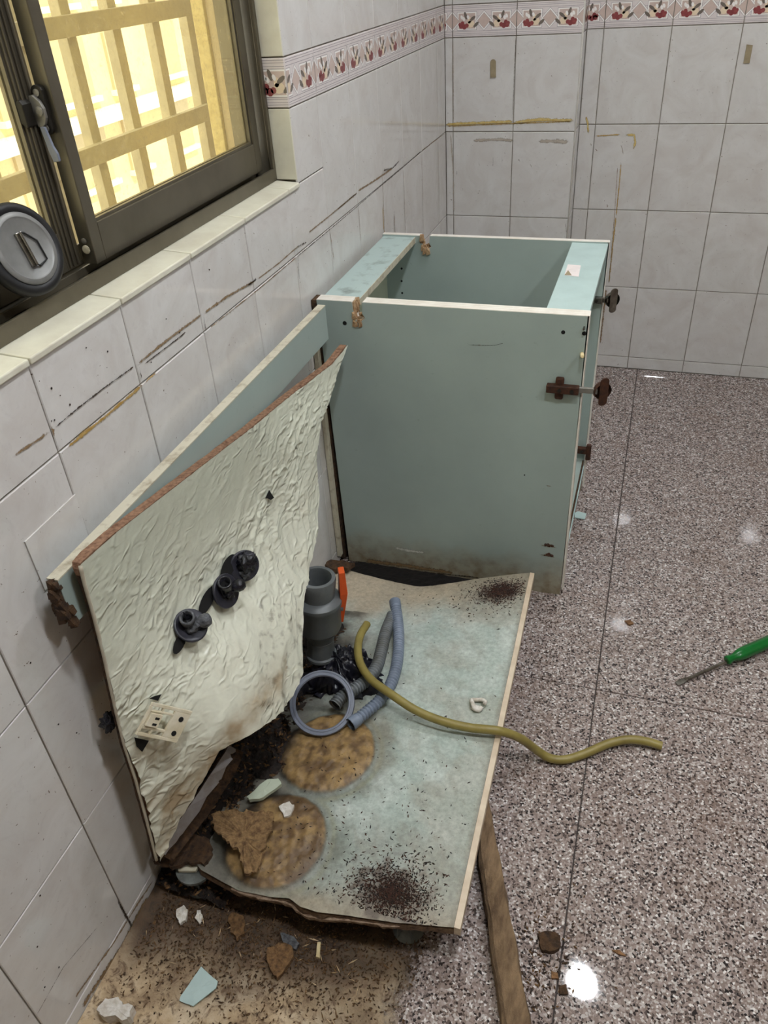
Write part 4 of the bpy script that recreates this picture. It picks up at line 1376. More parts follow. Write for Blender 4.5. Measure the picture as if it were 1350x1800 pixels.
V, CL = [], []
ne, fe = np.array(near_edge), np.array(far_edge)
for j in range(NY):
    t = j / (NY - 1)
    for i in range(NX):
        s = i / (NX - 1)
        xl = 0.09 * (1 - t) + 0.012 * t + 0.012 * fbm(t * 14, 0.3, 1)
        xr = 0.547 * (1 - t) + 0.527 * t
        x = xl + (xr - xl) * s
        yn, yf = np.interp(x, ne[:, 0], ne[:, 1]), np.interp(x, fe[:, 0], fe[:, 1])
        V.append((x, yn + (yf - yn) * t))
zs = zf(V)
for k, (x, y) in enumerate(V):
    j, i = divmod(k, NX)
    t = j / (NY - 1)
    z = zs[k]
    d1, d2 = disc(x, y, D1, R1), disc(x, y, D2, R2)
    dome = max(0.007 * sst(1.02, 0.80, d1) * (0.6 + 0.4 * (1 - d1 * d1) if d1 < 1 else 0), 0.006 * sst(1.02, 0.80, d2) * (0.7 if d2 < 1 else 0))
    dm = min(d1, d2)
    moat = 0.005 * sst(1.5, 1.08, dm) * sst(0.92, 1.05, dm)
    rough = 0.0012 * fbm(x * 60, y * 60, 1.0) * (2.2 if dm < 1 else 0.5)
    warp = 0.0022 * fbm(x * 9, y * 9, 4.0)
    left = sst(0.17, 0.06, x - 0.02 * fbm(y * 20, 0, 2))
    z += dome - moat + rough + warp - 0.006 * left
    n = fbm(x * 16, y * 16, 6.0)
    n2 = fbm(x * 55, y * 55, 9.0)
    c = cm_mint + (cm_pale - cm_mint) * min(1, max(0, 0.35 + 0.7 * n + 0.4 * sst(0.5, 0.9, t)))
    # worn pale rims
    far_w = sst(0.80, 0.97, t + 0.05 * n + 0.10 * sst(0.33, 0.0, x))
    c = c + (cm_cream - c) * 0.85 * far_w
    near_w = sst(0.075, 0.0, t + 0.02 * n)
    c = c + (cm_cream - c) * 0.8 * near_w
    edge_d = sst(0.012, 0.0, (0.547 * (1 - t) + 0.527 * t) - x)
    c = c + (L((120, 110, 96)) - c) * 0.5 * edge_d
    # grey damp halo round the discs, dark to the left
    halo = sst(1.5, 1.0, dm + 0.12 * n * sst(1.0, 1.2, dm))
    c = c + (cm_grey - c) * 0.7 * halo
    ring = sst(0.09, 0.0, abs(dm - 1.12 - 0.02 * n))
    c = c + (L((150, 150, 120)) - c) * 0.45 * ring
    if dm < 1.0:
        cb = cm_brown + (cm_brown2 - cm_brown) * min(1, max(0, 0.40 + 1.3 * n + 0.9 * n2 + (0.2 if d2 < d1 else 0)))
        c = c + (cb - c) * sst(1.0, 0.93, dm)
        c = c + (L((64, 50, 34)) - c) * 0.35 * sst(0.93, 0.98, dm) * sst(1.0, 0.98, dm)
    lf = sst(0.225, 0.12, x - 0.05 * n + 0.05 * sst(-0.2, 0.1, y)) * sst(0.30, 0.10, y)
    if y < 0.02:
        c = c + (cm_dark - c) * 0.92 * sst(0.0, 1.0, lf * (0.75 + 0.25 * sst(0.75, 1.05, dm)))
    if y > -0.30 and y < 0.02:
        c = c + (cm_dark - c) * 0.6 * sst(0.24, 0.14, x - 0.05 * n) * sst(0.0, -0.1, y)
    for (dc, rr, am) in ((droop1, 0.062, 0.95), (droop2, 0.078, 0.95)):
        q = math.hypot((x - dc[0]), (y - dc[1]) * 1.25) / rr + 0.45 * n2 + 0.25 * n
        c = c + (cm_rust - c) * am * sst(1.05, 0.55, q)
        c = c + (L((120, 118, 108)) - c) * 0.45 * sst(2.6, 1.2, q)
    wipe = sst(0.45, 0.8, fbm(x * 7, y * 7, 12.0) + 0.5) * 0.35
    c = c + (L((158, 150, 134)) - c) * wipe * sst(0.97, 1.08, dm)
    scr_ = sst(0.55, 0.85, fbm(x * 34 + y * 26, y * 14 - x * 9, 22.0) + 0.4) * 0.22 * sst(0.2, 0.3, x)
    c = c + (L((132, 122, 104)) - c) * scr_
    c = c + (L((118, 116, 106)) - c) * 0.45 * sst(0.30, 0.20, x + 0.04 * n) * sst(-0.05, -0.15, y) * sst(0.97, 1.08, dm)
    V[k] = (x, y, z)
    CL.append(c)
top = np.array(V)
keep(MB().add(top, grid_faces(NY, NX)[::1]).build('laminate_top', 'swollen', smooth=True, fix=False, attrs={'Col': np.array(CL)}), bb)
nyc, nxc = 56, 40
ii, jj = np.linspace(0, NX - 1, nxc).astype(int), np.linspace(0, NY - 1, nyc).astype(int)
tp = np.array([[top[j * NX + i] for i in ii] for j in jj]).reshape(-1, 3)
tkn = 0.018 + 0.004 * np.array([fbm(p[0] * 20, p[1] * 20, 3) for p in tp])
jt = np.array([[fbm(p[0] * 45, 1.3, 1) * 0.001, fbm(p[0] * 45, p[1] * 3, 7) * 0.005 - 0.001, 0] for p in tp])
up, lo = tp - [0, 0, 0.0065], tp + jt - np.c_[0 * tkn, 0 * tkn, tkn]
b = MB()
nv = len(tp)
gf = grid_faces(nyc, nxc)
b.add(np.r_[up, lo], [q for q in gf] + [tuple(i + nv for i in q[::-1]) for q in gf])
ringb = [j * nxc for j in range(nyc)] + [(nyc - 1) * nxc + i for i in range(1, nxc)] + [j * nxc + nxc - 1 for j in range(nyc - 2, -1, -1)] + [i for i in range(nxc - 2, 0, -1)]
b.f += [(ringb[k], ringb[(k + 1) % len(ringb)], ringb[(k + 1) % len(ringb)] + nv, ringb[k] + nv) for k in range(len(ringb))]
b.mi += [0] * len(ringb)
keep(b.build('chipboard_core', 'chip_mid'), bb)
# split, delaminated layer hanging along the torn near edge
lay = []
for k in range(34):
    x = 0.165 + 0.009 * k
    yn = float(np.interp(x, ne[:, 0], ne[:, 1]))
    zz = float(zf([(x, yn)])[0])
    o1 = 0.004 * fbm(x * 70, 2.0, 2)
    dr = 0.010 * math.exp(-((x - 0.30) / 0.05) ** 2) + 0.004
    lay.append([(x, yn + 0.02, zz - 0.004 - dr * 0.2), (x, yn - 0.003 + o1, zz - 0.006 - dr), (x, yn - 0.001 + o1, zz - 0.014 - dr * 1.3), (x, yn + 0.02, zz - 0.016)])
fs = []
for k in range(len(lay) - 1):
    for j in range(4):
        fs.append((k * 4 + j, k * 4 + (j + 1) % 4, k * 4 + 4 + (j + 1) % 4, k * 4 + 4 + j))
keep(MB().add([p for l in lay for p in l], fs).build('split_layer', 'chip_pale'), bb)
# cream edge band along the front edge
P0, P1 = top[NX - 1], top[NX * NY - 1]
vs = []
for j in np.linspace(0, NY - 1, 24).astype(int):
    p = top[j * NX + NX - 1]
    vs += [(p[0] + 0.0005, p[1], p[2] + 0.0012), (p[0] + 0.011, p[1], p[2] + 0.0006), (p[0] + 0.011, p[1], p[2] - 0.020), (p[0] + 0.0005, p[1], p[2] - 0.020)]
fs = [(k * 4 + j, k * 4 + (j + 1) % 4, k * 4 + 4 + (j + 1) % 4, k * 4 + 4 + j) for k in range(23) for j in range(4)] + [(3, 2, 1, 0), (92, 93, 94, 95)]
keep(MB().add(vs, fs).build('edge_band', 'edge_worn'), bb)
# plastic feet under it
def foot(c, par, zt):
    x, y = c
    b = MB().lathe([(0.026, 0.0), (0.028, 0.004), (0.020, 0.012), (0.017, 0.016), (0.017, zt - 0.010), (0.034, zt - 0.006), (0.034, zt)], (x, y, 0.001), (0, 0, 1), 24)
    for k in range(6):
        a = k * math.pi / 3
        b.prism([(0.017, 0.005), (0.026, 0.005), (0.018, zt - 0.02)], -0.001, 0.001, 'y') if False else b.hexa([(x + r * math.cos(a) - s * 0.001 * math.sin(a), y + r * math.sin(a) + s * 0.001 * math.cos(a), z) for z, q in ((0.004, 0.027), (zt - 0.015, 0.020)) for r, s in ((0.016, -1), (q, -1), (q, 1), (0.016, 1))])
    o = b.build('foot', 'leg', smooth=False)
    return keep(o, par)


foot(tuple(px(708, 1668, z=0.0)[:2] + np.array([0.0, 0.035])), bb, 0.076)
foot((0.46, 0.12), bb, 0.070)


def board_z(x, y):
    i = np.argmin((top[:, 0] - x) ** 2 + (top[:, 1] - y) ** 2)
    return float(top[i, 2])


def on_bb(u, v, h=0.0):
    z = 0.09
    for _ in range(4):
        p = px(u, v, z=z)
        z = board_z(p[0], p[1]) + h
    return Vector(px(u, v, z=z))


# ------------------------------------------------------------------ crumbs and droppings (nobody could count them)
def scatter(name, mats, pts, size, lab, cat, flat=0.5, aspect=1.6, seed=1):
    r = random.Random(seed)
    b = MB()
    for p in pts:
        s = size * r.uniform(0.4, 1.4)
        a = r.uniform(0, 6.28)
        asp = aspect * r.uniform(0.7, 1.3)
        ca, sa = math.cos(a), math.sin(a)
        q = []
        for (x, y, z) in ((-1, 0, .4), (0, -0.6, .2), (1, 0, .4), (0, 0.6, .2), (0, 0, 1.0), (0, 0, -.1)):
            x, y = x * s * asp + r.uniform(-.2, .2) * s, y * s + r.uniform(-.2, .2) * s
            q.append((p[0] + x * ca - y * sa, p[1] + x * sa + y * ca, p[2] + z * s * flat * 1.6))
        b.add(q, [(0, 1, 4), (1, 2, 4), (2, 3, 4), (3, 0, 4), (1, 0, 5), (2, 1, 5), (3, 2, 5), (0, 3, 5)], r.randrange(len(mats)))
    o = b.build(name, mats, fix=False)
    tag(o, lab, cat, kind='stuff')
    return o


pts = []
rs = random.Random(3)
for dc, n, sd_ in ((droop1, 500, 0.05), (droop2, 700, 0.05)):
    for _ in range(n):
        x, y = rs.gauss(dc[0], sd_), rs.gauss(dc[1], sd_ * 0.8)
        if 0.12 < x < 0.525 and -0.695 < y < 0.175:
            pts.append((x, y, board_z(x, y)))
for _ in range(900):
    x, y = rs.uniform(0.2, 0.535), rs.uniform(-0.69, 0.16)
    k = 0.12 + 0.9 * math.exp(-((y + 0.55) / 0.16) ** 2) + 0.5 * math.exp(-((y - 0.10) / 0.07) ** 2)
    if rs.random() < k * (1 - 0.6 * sst(0.40, 0.53, x)):
        pts.append((x, y, board_z(x, y)))
scatter('droppings', ['crumb', 'rubber', 'frass'], pts, 0.0017, 'black and brown droppings strewn over the mint bottom board', 'droppings', 0.6, 1.8, 5)
pts = []
for dc, rr in ((droop1, 0.052), (droop2, 0.066)):
    for _ in range(2200):
        a, q = rs.uniform(0, 6.28), abs(rs.gauss(0, 0.55)) * rr
        x, y = dc[0] + q * math.cos(a) * 1.15, dc[1] + q * math.sin(a) * 0.8
        if x < 0.525 and -0.695 < y < 0.18:
            pts.append((x, y, board_z(x, y) + 0.0015 * max(0, 1 - q / rr)))
scatter('frass_heap', ['frass', 'crumb'], pts, 0.0016, 'red brown powdery heaps at both ends of the mint bottom board', 'frass', 0.7, 1.3, 8)

# black rotten muck between the wall and the board
nx, ny = 70, 150
vs, fall = [], []
for j in range(ny):
    for i in range(nx):
        s, t = i / (nx - 1), j / (ny - 1)
        y = -0.72 + 0.72 * t
        xr = 0.135 + 0.03 * fbm(y * 16, 0.7, 2) + 0.055 * math.exp(-((y + 0.46) / 0.05) ** 2) + 0.05 * math.exp(-((y + 0.20) / 0.12) ** 2) - 0.03 * sst(-0.05, 0.0, y)
        x = 0.004 + (xr - 0.004) * s
        hgt = 0.018 + 0.062 * sst(-0.74, -0.58, y) + 0.006 * s
        n = fbm(x * 26, y * 26, 1.0, 5)
        z = hgt * (1 - 0.25 * s) + 0.016 * n + 0.008 * abs(fbm(x * 70, y * 70, 4.0))
        if s > 0.75:
            z -= (s - 0.75) * 0.06
        vs.append((x, y, z + 0.012 * math.exp(-((y + 0.45) / 0.09) ** 2)))
muck = MB().add(vs, grid_faces(ny, nx)).build('rotten_muck', 'soil', smooth=True, fix=False)
tag(muck, 'black crumbled rot heaped between the wall and the swollen board', 'debris', kind='stuff')
pts = []
for _ in range(2600):
    x, y = rs.uniform(0.01, 0.20), rs.uniform(-0.72, -0.05)
    k = int(round((y + 0.72) / 0.72 * (ny - 1)))
    row = vs[k * nx:(k + 1) * nx]
    if x < row[-1][0]:
        z = min(row, key=lambda p: abs(p[0] - x))[2]
        pts.append((x, y, z))
scatter('rot_crumbs', ['crumb', 'soil', 'fibre', 'chip_dark'], pts, 0.0042, 'crumbs of rotten chipboard on the black muck by the wall', 'crumbs', 0.8, 1.3, 12)

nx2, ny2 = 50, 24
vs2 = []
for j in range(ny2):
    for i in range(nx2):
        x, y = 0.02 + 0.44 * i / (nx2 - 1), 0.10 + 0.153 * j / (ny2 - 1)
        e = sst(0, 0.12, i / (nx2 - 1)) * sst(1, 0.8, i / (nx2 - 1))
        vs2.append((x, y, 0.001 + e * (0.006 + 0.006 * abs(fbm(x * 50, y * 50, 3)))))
o = MB().add(vs2, grid_faces(ny2, nx2)).build('dark_gap_sheet', 'gap_dark', smooth=True, fix=False)  # near-black sheet laid to darken the floor gap
tag(o, 'uneven black sheet on the floor in the gap between the board and the cabinet', 'debris', kind='stuff')

# ------------------------------------------------------------------ bare screed where the cabinet stood
nx, ny = 80, 130
vs, fall, dk = [], [], []
for j in range(ny):
    for i in range(nx):
        s, t = i / (nx - 1), j / (ny - 1)
        y = -1.35 + 1.10 * t
        xr = 0.53 - 0.05 * sst(-0.75, -0.5, y)
        x = 0.001 + (xr - 0.001) * s
        vs.append((x, y, 0.0028 + 0.0030 * max(0, fbm(x * 14, y * 14, 1)) + 0.012 * sst(0.03, 0.0, x)))
        fall.append(sst(1.0, 0.62, s + 0.06 * fbm(x * 12, y * 12, 5)) * sst(0.0, 0.06, t) * sst(1.0, 0.9, t))
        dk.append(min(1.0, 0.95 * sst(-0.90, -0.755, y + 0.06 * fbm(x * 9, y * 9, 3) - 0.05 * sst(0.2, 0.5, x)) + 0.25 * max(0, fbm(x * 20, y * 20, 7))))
scr = MB().add(vs, grid_faces(ny, nx)).build('floor_screed', 'screed', smooth=True, fix=False, attrs={'fall': fall, 'dark': dk})
tag(scr, 'bare dirty cement screed along the wall where the cabinet stood', kind='structure')
pts = []
for _ in range(12000):
    x, y = rs.uniform(0.01, 0.50), rs.uniform(-1.0, -0.62)
    if rs.random() < 0.12 + 0.88 * sst(-0.90, -0.74, y) - 0.5 * sst(0.25, 0.5, x):
        pts.append((x, y, 0.0045))
scatter('wood_crumbs', ['fibre', 'chip_mid', 'chip_mid', 'chip_dark'], pts, 0.0019, 'brown chipboard crumbs and fibres scattered over the bare screed', 'crumbs', 0.9, 1.4, 21)
pts = [(rs.uniform(0.02, 0.42), rs.gauss(-0.75, 0.045), 0.006) for _ in range(200)]
scatter('splinters', ['fibre_pale', 'fibre', 'fibre'], pts, 0.0015, 'pale wood splinters lying on the screed below the swollen board', 'splinters', 0.4, 4.0, 23)
pts = []
for _ in range(260):
    q = px(rs.gauss(955, 28), rs.gauss(1700, 50), z=0.0)
    pts.append((q[0], q[1], 0.0005))
for _ in range(60):
    q = px(rs.uniform(930, 1150), rs.uniform(1060, 1790), z=0.0)
    pts.append((q[0], q[1], 0.0005))
scatter('floor_crumbs', ['chip_dark', 'fibre', 'crumb'], pts, 0.0022, 'brown crumbs scattered on the polished granite beside the plank', 'crumbs', 0.5, 1.4, 25)


# ------------------------------------------------------------------ loose pieces
def chunk(name, outline, z0, th, mat, lab, cat, seed=1, rough=0.003, tilt=(0, 0), sub_n=3, h=None):
    """broken flat piece: outline in world xy, ragged edge, given thickness"""
    P = [Vector((p[0], p[1])) for p in outline]
    Q = []
    for a, b_ in zip(P, P[1:] + P[:1]):
        for k in range(sub_n):
            c = a.lerp(b_, k / sub_n)
            Q.append(Vector((c.x + rough * fbm(c.x * 90, c.y * 90, seed), c.y + rough * fbm(c.x * 90, c.y * 90, seed + 5))))
    cx, cy = sum(p.x for p in Q) / len(Q), sum(p.y for p in Q) / len(Q)
    n = len(Q)
    ht = lambda x, y: z0 + tilt[0] * (x - cx) + tilt[1] * (y - cy) + (h(x, y) if h else 0)
    vs = [(p.x, p.y, ht(p.x, p.y)) for p in Q]
    for f in (1.0, 0.55):
        vs += [(cx + (p.x - cx) * f, cy + (p.y - cy) * f, ht(cx + (p.x - cx) * f, cy + (p.y - cy) * f) + th + rough * 0.5 * fbm(p.x * 80, p.y * 80, seed + f)) for p in Q]
    vs.append((cx, cy, ht(cx, cy) + th))
    fs = [tuple(range(n))[::-1]]
    for l in (0, 1):
        fs += [(l * n + k, l * n + (k + 1) % n, (l + 1) * n + (k + 1) % n, (l + 1) * n + k) for k in range(n)]
    fs += [(2 * n + k, 2 * n + (k + 1) % n, 3 * n) for k in range(n)]
    o = MB().add(vs, fs).build(name, mat)
    tag(o, lab, cat)
    return o


def pxy(pts, z):
    return [px(u, v, z=z)[:2] for u, v in pts]


chunk('chipboard_piece', pxy([(272, 1516), (300, 1478), (335, 1462), (368, 1478), (372, 1500), (362, 1520), (330, 1516), (298, 1524)], 0.085), 0.078, 0.010, 'chip_dark', 'ragged brown chipboard scrap at the foot of the wrinkled board, over the grey foot', 'chipboard', 3, 0.006, sub_n=5)
ft = tag(empty('loose_foot', tuple(px(345, 1560, z=0.02)[:2]) + (0.0,)), 'grey plastic cabinet foot under the ragged brown scrap by the wall', 'foot')
fx = px(345, 1556, z=0.02)
foot((fx[0], fx[1] + 0.012), ft, 0.062)
keep(MB().prism([(fx[0] - 0.05, fx[1] + 0.03), (fx[0] - 0.02, fx[1] - 0.008), (fx[0] + 0.01, fx[1]), (fx[0] + 0.012, fx[1] + 0.03)], 0.066, 0.072, 'z').build('torn_plate', 'edge_old'), ft)
# curled flake standing on the lower disc
fl = pxy([(376, 1440), (400, 1430), (440, 1431), (483, 1435), (474, 1475), (462, 1512), (452, 1542), (430, 1538), (426, 1508), (402, 1486), (380, 1466)], 0.105)
chunk('curled_flake', fl, 0.101, 0.006, 'flake', 'curled chipboard flake lying on the lower round swelling of the board', 'chipboard', 9, 0.008, sub_n=9, h=lambda x, y: 0.010 + 0.02 * abs(x - D2[0] + 0.01))
chunk('mint_scrap', pxy([(354, 1700), (374, 1718), (383, 1726), (380, 1738), (340, 1770), (316, 1760), (318, 1752)], 0.006), 0.006, 0.0022, 'mint', 'pale mint laminate scrap lying on the bare screed', 'scrap', 2, 0.001)
chunk('plaster_lump', pxy([(186, 1760), (208, 1758), (220, 1768), (236, 1772), (232, 1788), (214, 1796), (176, 1786), (174, 1776)], 0.02), 0.004, 0.024, 'white', 'white plaster lump in the corner between wall and screed', 'plaster', 4, 0.006)
chunk('chipboard_crumb', pxy([(945, 1642), (962, 1638), (984, 1646), (988, 1662), (966, 1676), (952, 1672)], 0.006), 0.001, 0.010, 'chip_dark', 'square brown chipboard chunk lying alone on the granite', 'chipboard', 6, 0.005)
chunk('wood_sliver', pxy([(1098, 1092), (1108, 1090), (1114, 1097), (1106, 1099)], 0.003), 0.001, 0.004, 'chip', 'small tan sliver near the lamp reflection on the granite', 'sliver', 7, 0.001)
chunk('wood_sliver', pxy([(1076, 1670), (1090, 1672), (1100, 1680), (1086, 1679)], 0.002), 0.001, 0.003, 'chip', 'thin brown sliver right of the square chipboard chunk', 'sliver', 8, 0.002)
chunk('wood_sliver', pxy([(968, 1708), (980, 1712), (981, 1722), (970, 1720)], 0.002), 0.001, 0.004, 'chip', 'small brown sliver just below the square chipboard chunk', 'sliver', 11, 0.002)
chunk('wood_sliver', pxy([(982, 1734), (996, 1732), (998, 1748), (984, 1750)], 0.002), 0.001, 0.004, 'chip_dark', 'dark brown sliver furthest below the square chipboard chunk', 'sliver', 13, 0.002)
chunk('mint_scrap', pxy([(1010, 902), (1016, 899), (1031, 903), (1028, 913), (1010, 910)], 0.003), 0.002, 0.002, 'mint', 'small mint scrap on the granite beside the cabinet plinth', 'scrap', 3, 0.001)
chunk('plaster_crumb', pxy([(312, 1600), (322, 1592), (330, 1600), (328, 1618), (318, 1626), (310, 1612)], 0.01), 0.004, 0.008, 'white', 'larger white plaster crumb on the dark screed under the grey foot', 'plaster', 5, 0.004)
chunk('plaster_crumb', pxy([(345, 1600), (352, 1598), (356, 1612), (350, 1622), (343, 1616)], 0.01), 0.004, 0.006, 'white', 'smaller white plaster crumb beside the larger one under the grey foot', 'plaster', 6, 0.004)
chunk('chipboard_piece', pxy([(402, 1612), (420, 1606), (432, 1618), (430, 1640), (416, 1652), (404, 1640)], 0.01), 0.004, 0.008, 'fibre', 'fibrous brown chipboard bit on the screed below the torn board edge', 'chipboard', 15, 0.006)
chunk('chipboard_piece', pxy([(470, 1668), (490, 1660), (518, 1668), (512, 1690), (490, 1720), (478, 1712), (470, 1690)], 0.01), 0.004, 0.009, 'fibre', 'pointed fibrous chipboard bit right of the mint scrap on the screed', 'chipboard', 16, 0.006)
chunk('plaster_crumb', pxy([(492, 1640), (512, 1644), (528, 1660), (518, 1670), (500, 1660)], 0.01), 0.004, 0.008, 'goo_grey', 'grey speckled crumb above the pointed chipboard bit', 'plaster', 17, 0.004)
chunk('plaster_crumb', pxy([(490, 1414), (508, 1406), (516, 1412), (510, 1428), (498, 1432)], 0.105), 0.094, 0.006, 'white', 'white plaster crumb at the edge of the lower round swelling', 'plaster', 18, 0.004)
chunk('laminate_shard', pxy([(434, 1398), (470, 1372), (490, 1372), (496, 1382), (462, 1402), (438, 1406)], 0.10), 0.094, 0.008, 'cream_in', 'grey green laminate shard standing in the black muck', 'scrap', 19, 0.003, tilt=(0.1, 0.1))
chunk('dowel_stub', pxy([(558, 1658), (564, 1658), (562, 1686), (556, 1684)], 0.006), 0.004, 0.006, 'dowel', 'short pale dowel lying on the screed', 'dowel', 20, 0.0006)
rc = on_bb(840, 1240, 0.004)
ringp = tag(empty('torn_grommet', rc), 'torn white plastic grommet on the mint bottom board', 'grommet')
b = MB()
pa = [rc + Vector((0.013 * math.cos(a) * (1 + 0.25 * math.sin(3 * a)), 0.014 * math.sin(a), 0.005 + 0.004 * math.sin(2 * a + 1))) for a in [k * 0.42 for k in range(15)]]
b.tube(pa, 0.0042, 8)
keep(b.build('rim', 'white', smooth=True), ringp)
keep(MB().hexa([rc + Vector(v) for v in ((-.012, -.012, -.002), (.0, -.016, -.002), (.006, -.004, -.002), (-.008, .0, -.002), (-.012, -.012, .002), (.0, -.016, .003), (.006, -.004, .004), (-.008, .0, .002))]).build('torn_flap', 'white'), ringp)

# ------------------------------------------------------------------ plank on the floor
pl = tag(empty('plank', (0.60, -0.6, 0.0)), 'weathered grey brown plank lying on the floor from under the bottom board', 'plank')
A, B_a = px(846, 1420, z=0.045), px(908, 1800, z=0.045)
dv = Vector((B_a[0] - A[0], B_a[1] - A[1], 0)).normalized()
A = Vector((A[0], A[1], 0)) - dv * 0.06
sd_ = Vector((dv.y, -dv.x, 0)) * -1
if sd_.x < 0:
    sd_ = -sd_
vs, nseg = [], 46
for k in range(nseg):
    c = A + dv * (0.75 * k / (nseg - 1))
    w0 = 0.0150 + 0.003 * fbm(k * 0.35, 1, 1) + 0.010 * k / nseg
    prof = [(-w0, 0.001), (w0 + 0.004, 0.001), (w0 + 0.003, 0.030), (w0, 0.044), (0.002, 0.047), (-w0 * 0.7, 0.044), (-w0, 0.034)]
    for q, (s, z) in enumerate(prof):
        j = 0.0022 * fbm(k * 0.6, q * 3.1, 4)
        vs.append((c.x + sd_.x * (s + j), c.y + sd_.y * (s + j), z + (j if z > 0.01 else 0)))
fs = [(k * 7 + q, k * 7 + (q + 1) % 7, k * 7 + 7 + (q + 1) % 7, k * 7 + 7 + q) for k in range(nseg - 1) for q in range(7)] + [tuple(range(7)), tuple(range((nseg - 1) * 7, nseg * 7))[::-1]]
b = MB().add(vs, fs)
keep(b.build('timber', 'wood_grey'), pl)

# ------------------------------------------------------------------ waste pipe with ball valve
vb = Vector((0.138, -0.215, 0.070))
vt = Vector(px(557, 1014, z=0.345))
va = (vt - vb).normalized()
Lz = (vt - vb).length
val = tag(empty('ball_valve', vb), 'grey plastic ball valve with orange handle on the upright waste pipe', 'valve')
K = Lz / 0.275
keep(MB().lathe([(0.022, -0.03), (0.022, 0.09 * K)], vb, va, 32).build('pipe', 'pvc', auto=True), val)
keep(MB().lathe([(0.022, 0.060 * K), (0.031, 0.062 * K), (0.033, 0.064 * K), (0.033, 0.070 * K), (0.0295, 0.073 * K), (0.0285, 0.110 * K), (0.0285, 0.112 * K), (0.0275, 0.113 * K), (0.0300, 0.116 * K), (0.0300, 0.138 * K), (0.024, 0.140 * K)], vb, va, 32).build('lower_socket', 'pvc', auto=True), val)
keep(MB().lathe([(0.030, 0.132 * K), (0.0405, 0.138 * K), (0.0460, 0.150 * K), (0.0460, 0.205 * K), (0.0490, 0.209 * K), (0.0490, 0.219 * K), (0.042, 0.226 * K), (0.030, 0.228 * K)], vb, va, 36).build('valve_body', 'pvc', auto=True), val)
b = MB().lathe([(0.0335, 0.222 * K), (0.0335, 0.252 * K)], vb, va, 8, close=False)
b.lathe([(0.033, 0.22 * K), (0.037, 0.250 * K), (0.0385, 0.268 * K), (0.0375, 0.2745 * K), (0.0300, 0.275 * K), (0.0290, 0.272 * K), (0.0285, 0.225 * K), (0.0, 0.224 * K)], vb, va, 36, close=False)
keep(b.build('top_socket', 'pvc', auto=True), val)
hx = Vector((0.88, 0.48, 0)).normalized()
hc = vb + va * 0.19 * K + hx * 0.030
up_ = va
sdv = hx.cross(up_).normalized()
hb = MB()
for (n0, n1, w0, w1, t0, t1) in [(0.040 * K, 0.092 * K, 0.015, 0.011, 0.016, 0.012), (-0.040 * K, 0.040 * K, 0.006, 0.015, 0.006, 0.016)]:
    hb.hexa([hc + up_ * n0 + sdv * (s * w0) + hx * (0.014 + q * t0) for s, q in ((-1, 0), (1, 0), (1, 1), (-1, 1))] + [hc + up_ * n1 + sdv * (s * w1) + hx * (0.014 + q * t1) for s, q in ((-1, 0), (1, 0), (1, 1), (-1, 1))])
keep(hb.build('handle', 'orange', bevel=0.001), val)
keep(MB().lathe([(0.012, 0.0), (0.012, 0.020)], hc, hx, 16).build('stem', 'pvc'), val)

# black plastic bag stuffed round the pipe
bag = MB()
vs = []
nA, nR = 96, 26
bc = Vector((0.175, -0.215, 0.075))
for i in range(nR):
    f = i / (nR - 1)
    for k in range(nA):
        a = 2 * math.pi * k / nA
        dx, dy = math.cos(a), math.sin(a)
        ext = 0.070 + 0.030 * max(0, math.cos(a - 0.5)) + 0.018 * math.cos(a * 3 + 1)
        fold = abs(math.sin(a * 8 + 5 * fbm(f * 2, dx, dy))) * 0.010 * f + 0.012 * fbm(dx * 3 + f * 4, dy * 3, f * 5)
        rr = ext * f + fold
        zz = 0.060 * (1 - f ** 1.6) + 0.014 * fbm(dx * 5, dy * 5, f * 6) + 0.016 * fbm(dx * 2 + 4, dy * 2, f * 3 + 2)
        vs.append((bc.x + dx * rr, bc.y + dy * rr * 0.9, bc.z + max(-0.004, zz)))
bag.add(vs, [(i * nA + k, (i + 1) * nA + k, (i + 1) * nA + (k + 1) % nA, i * nA + (k + 1) % nA) for i in range(nR - 1) for k in range(nA)])
tag(bag.build('plastic_bag', 'bag', smooth=True), 'crumpled black plastic bag stuffed round the foot of the grey pipe', 'bag')

# grey sealing ring leaning against the bag
rb = on_bb(566, 1290, 0.007)
rt = min((Vector(px(566, 1182, z=zz)) for zz in np.linspace(0.09, 0.30, 120)), key=lambda q: abs((q - rb).length - 0.124))
rc = (rb + rt) / 2
rl = Vector(px(512, 1238, z=rc.z))
rn = (rt - rb).cross(rl - rc).normalized()
if rn.z < 0:
    rn = -rn
rg = tag(empty('sealing_ring', rc), 'flat grey plastic ring lying over the mouth of the corrugated hose', 'ring')
keep(MB().lathe([(0.0545, -0.004), (0.066, -0.004), (0.067, -0.001), (0.066, 0.003), (0.0655, 0.004), (0.0625, 0.004), (0.0620, 0.0025), (0.0590, 0.0025), (0.0585, 0.004), (0.0555, 0.004), (0.0535, 0.001), (0.0545, -0.004)], rc, rn, 64, close=False).build('ring_body', 'pvc_light', auto=True), rg)


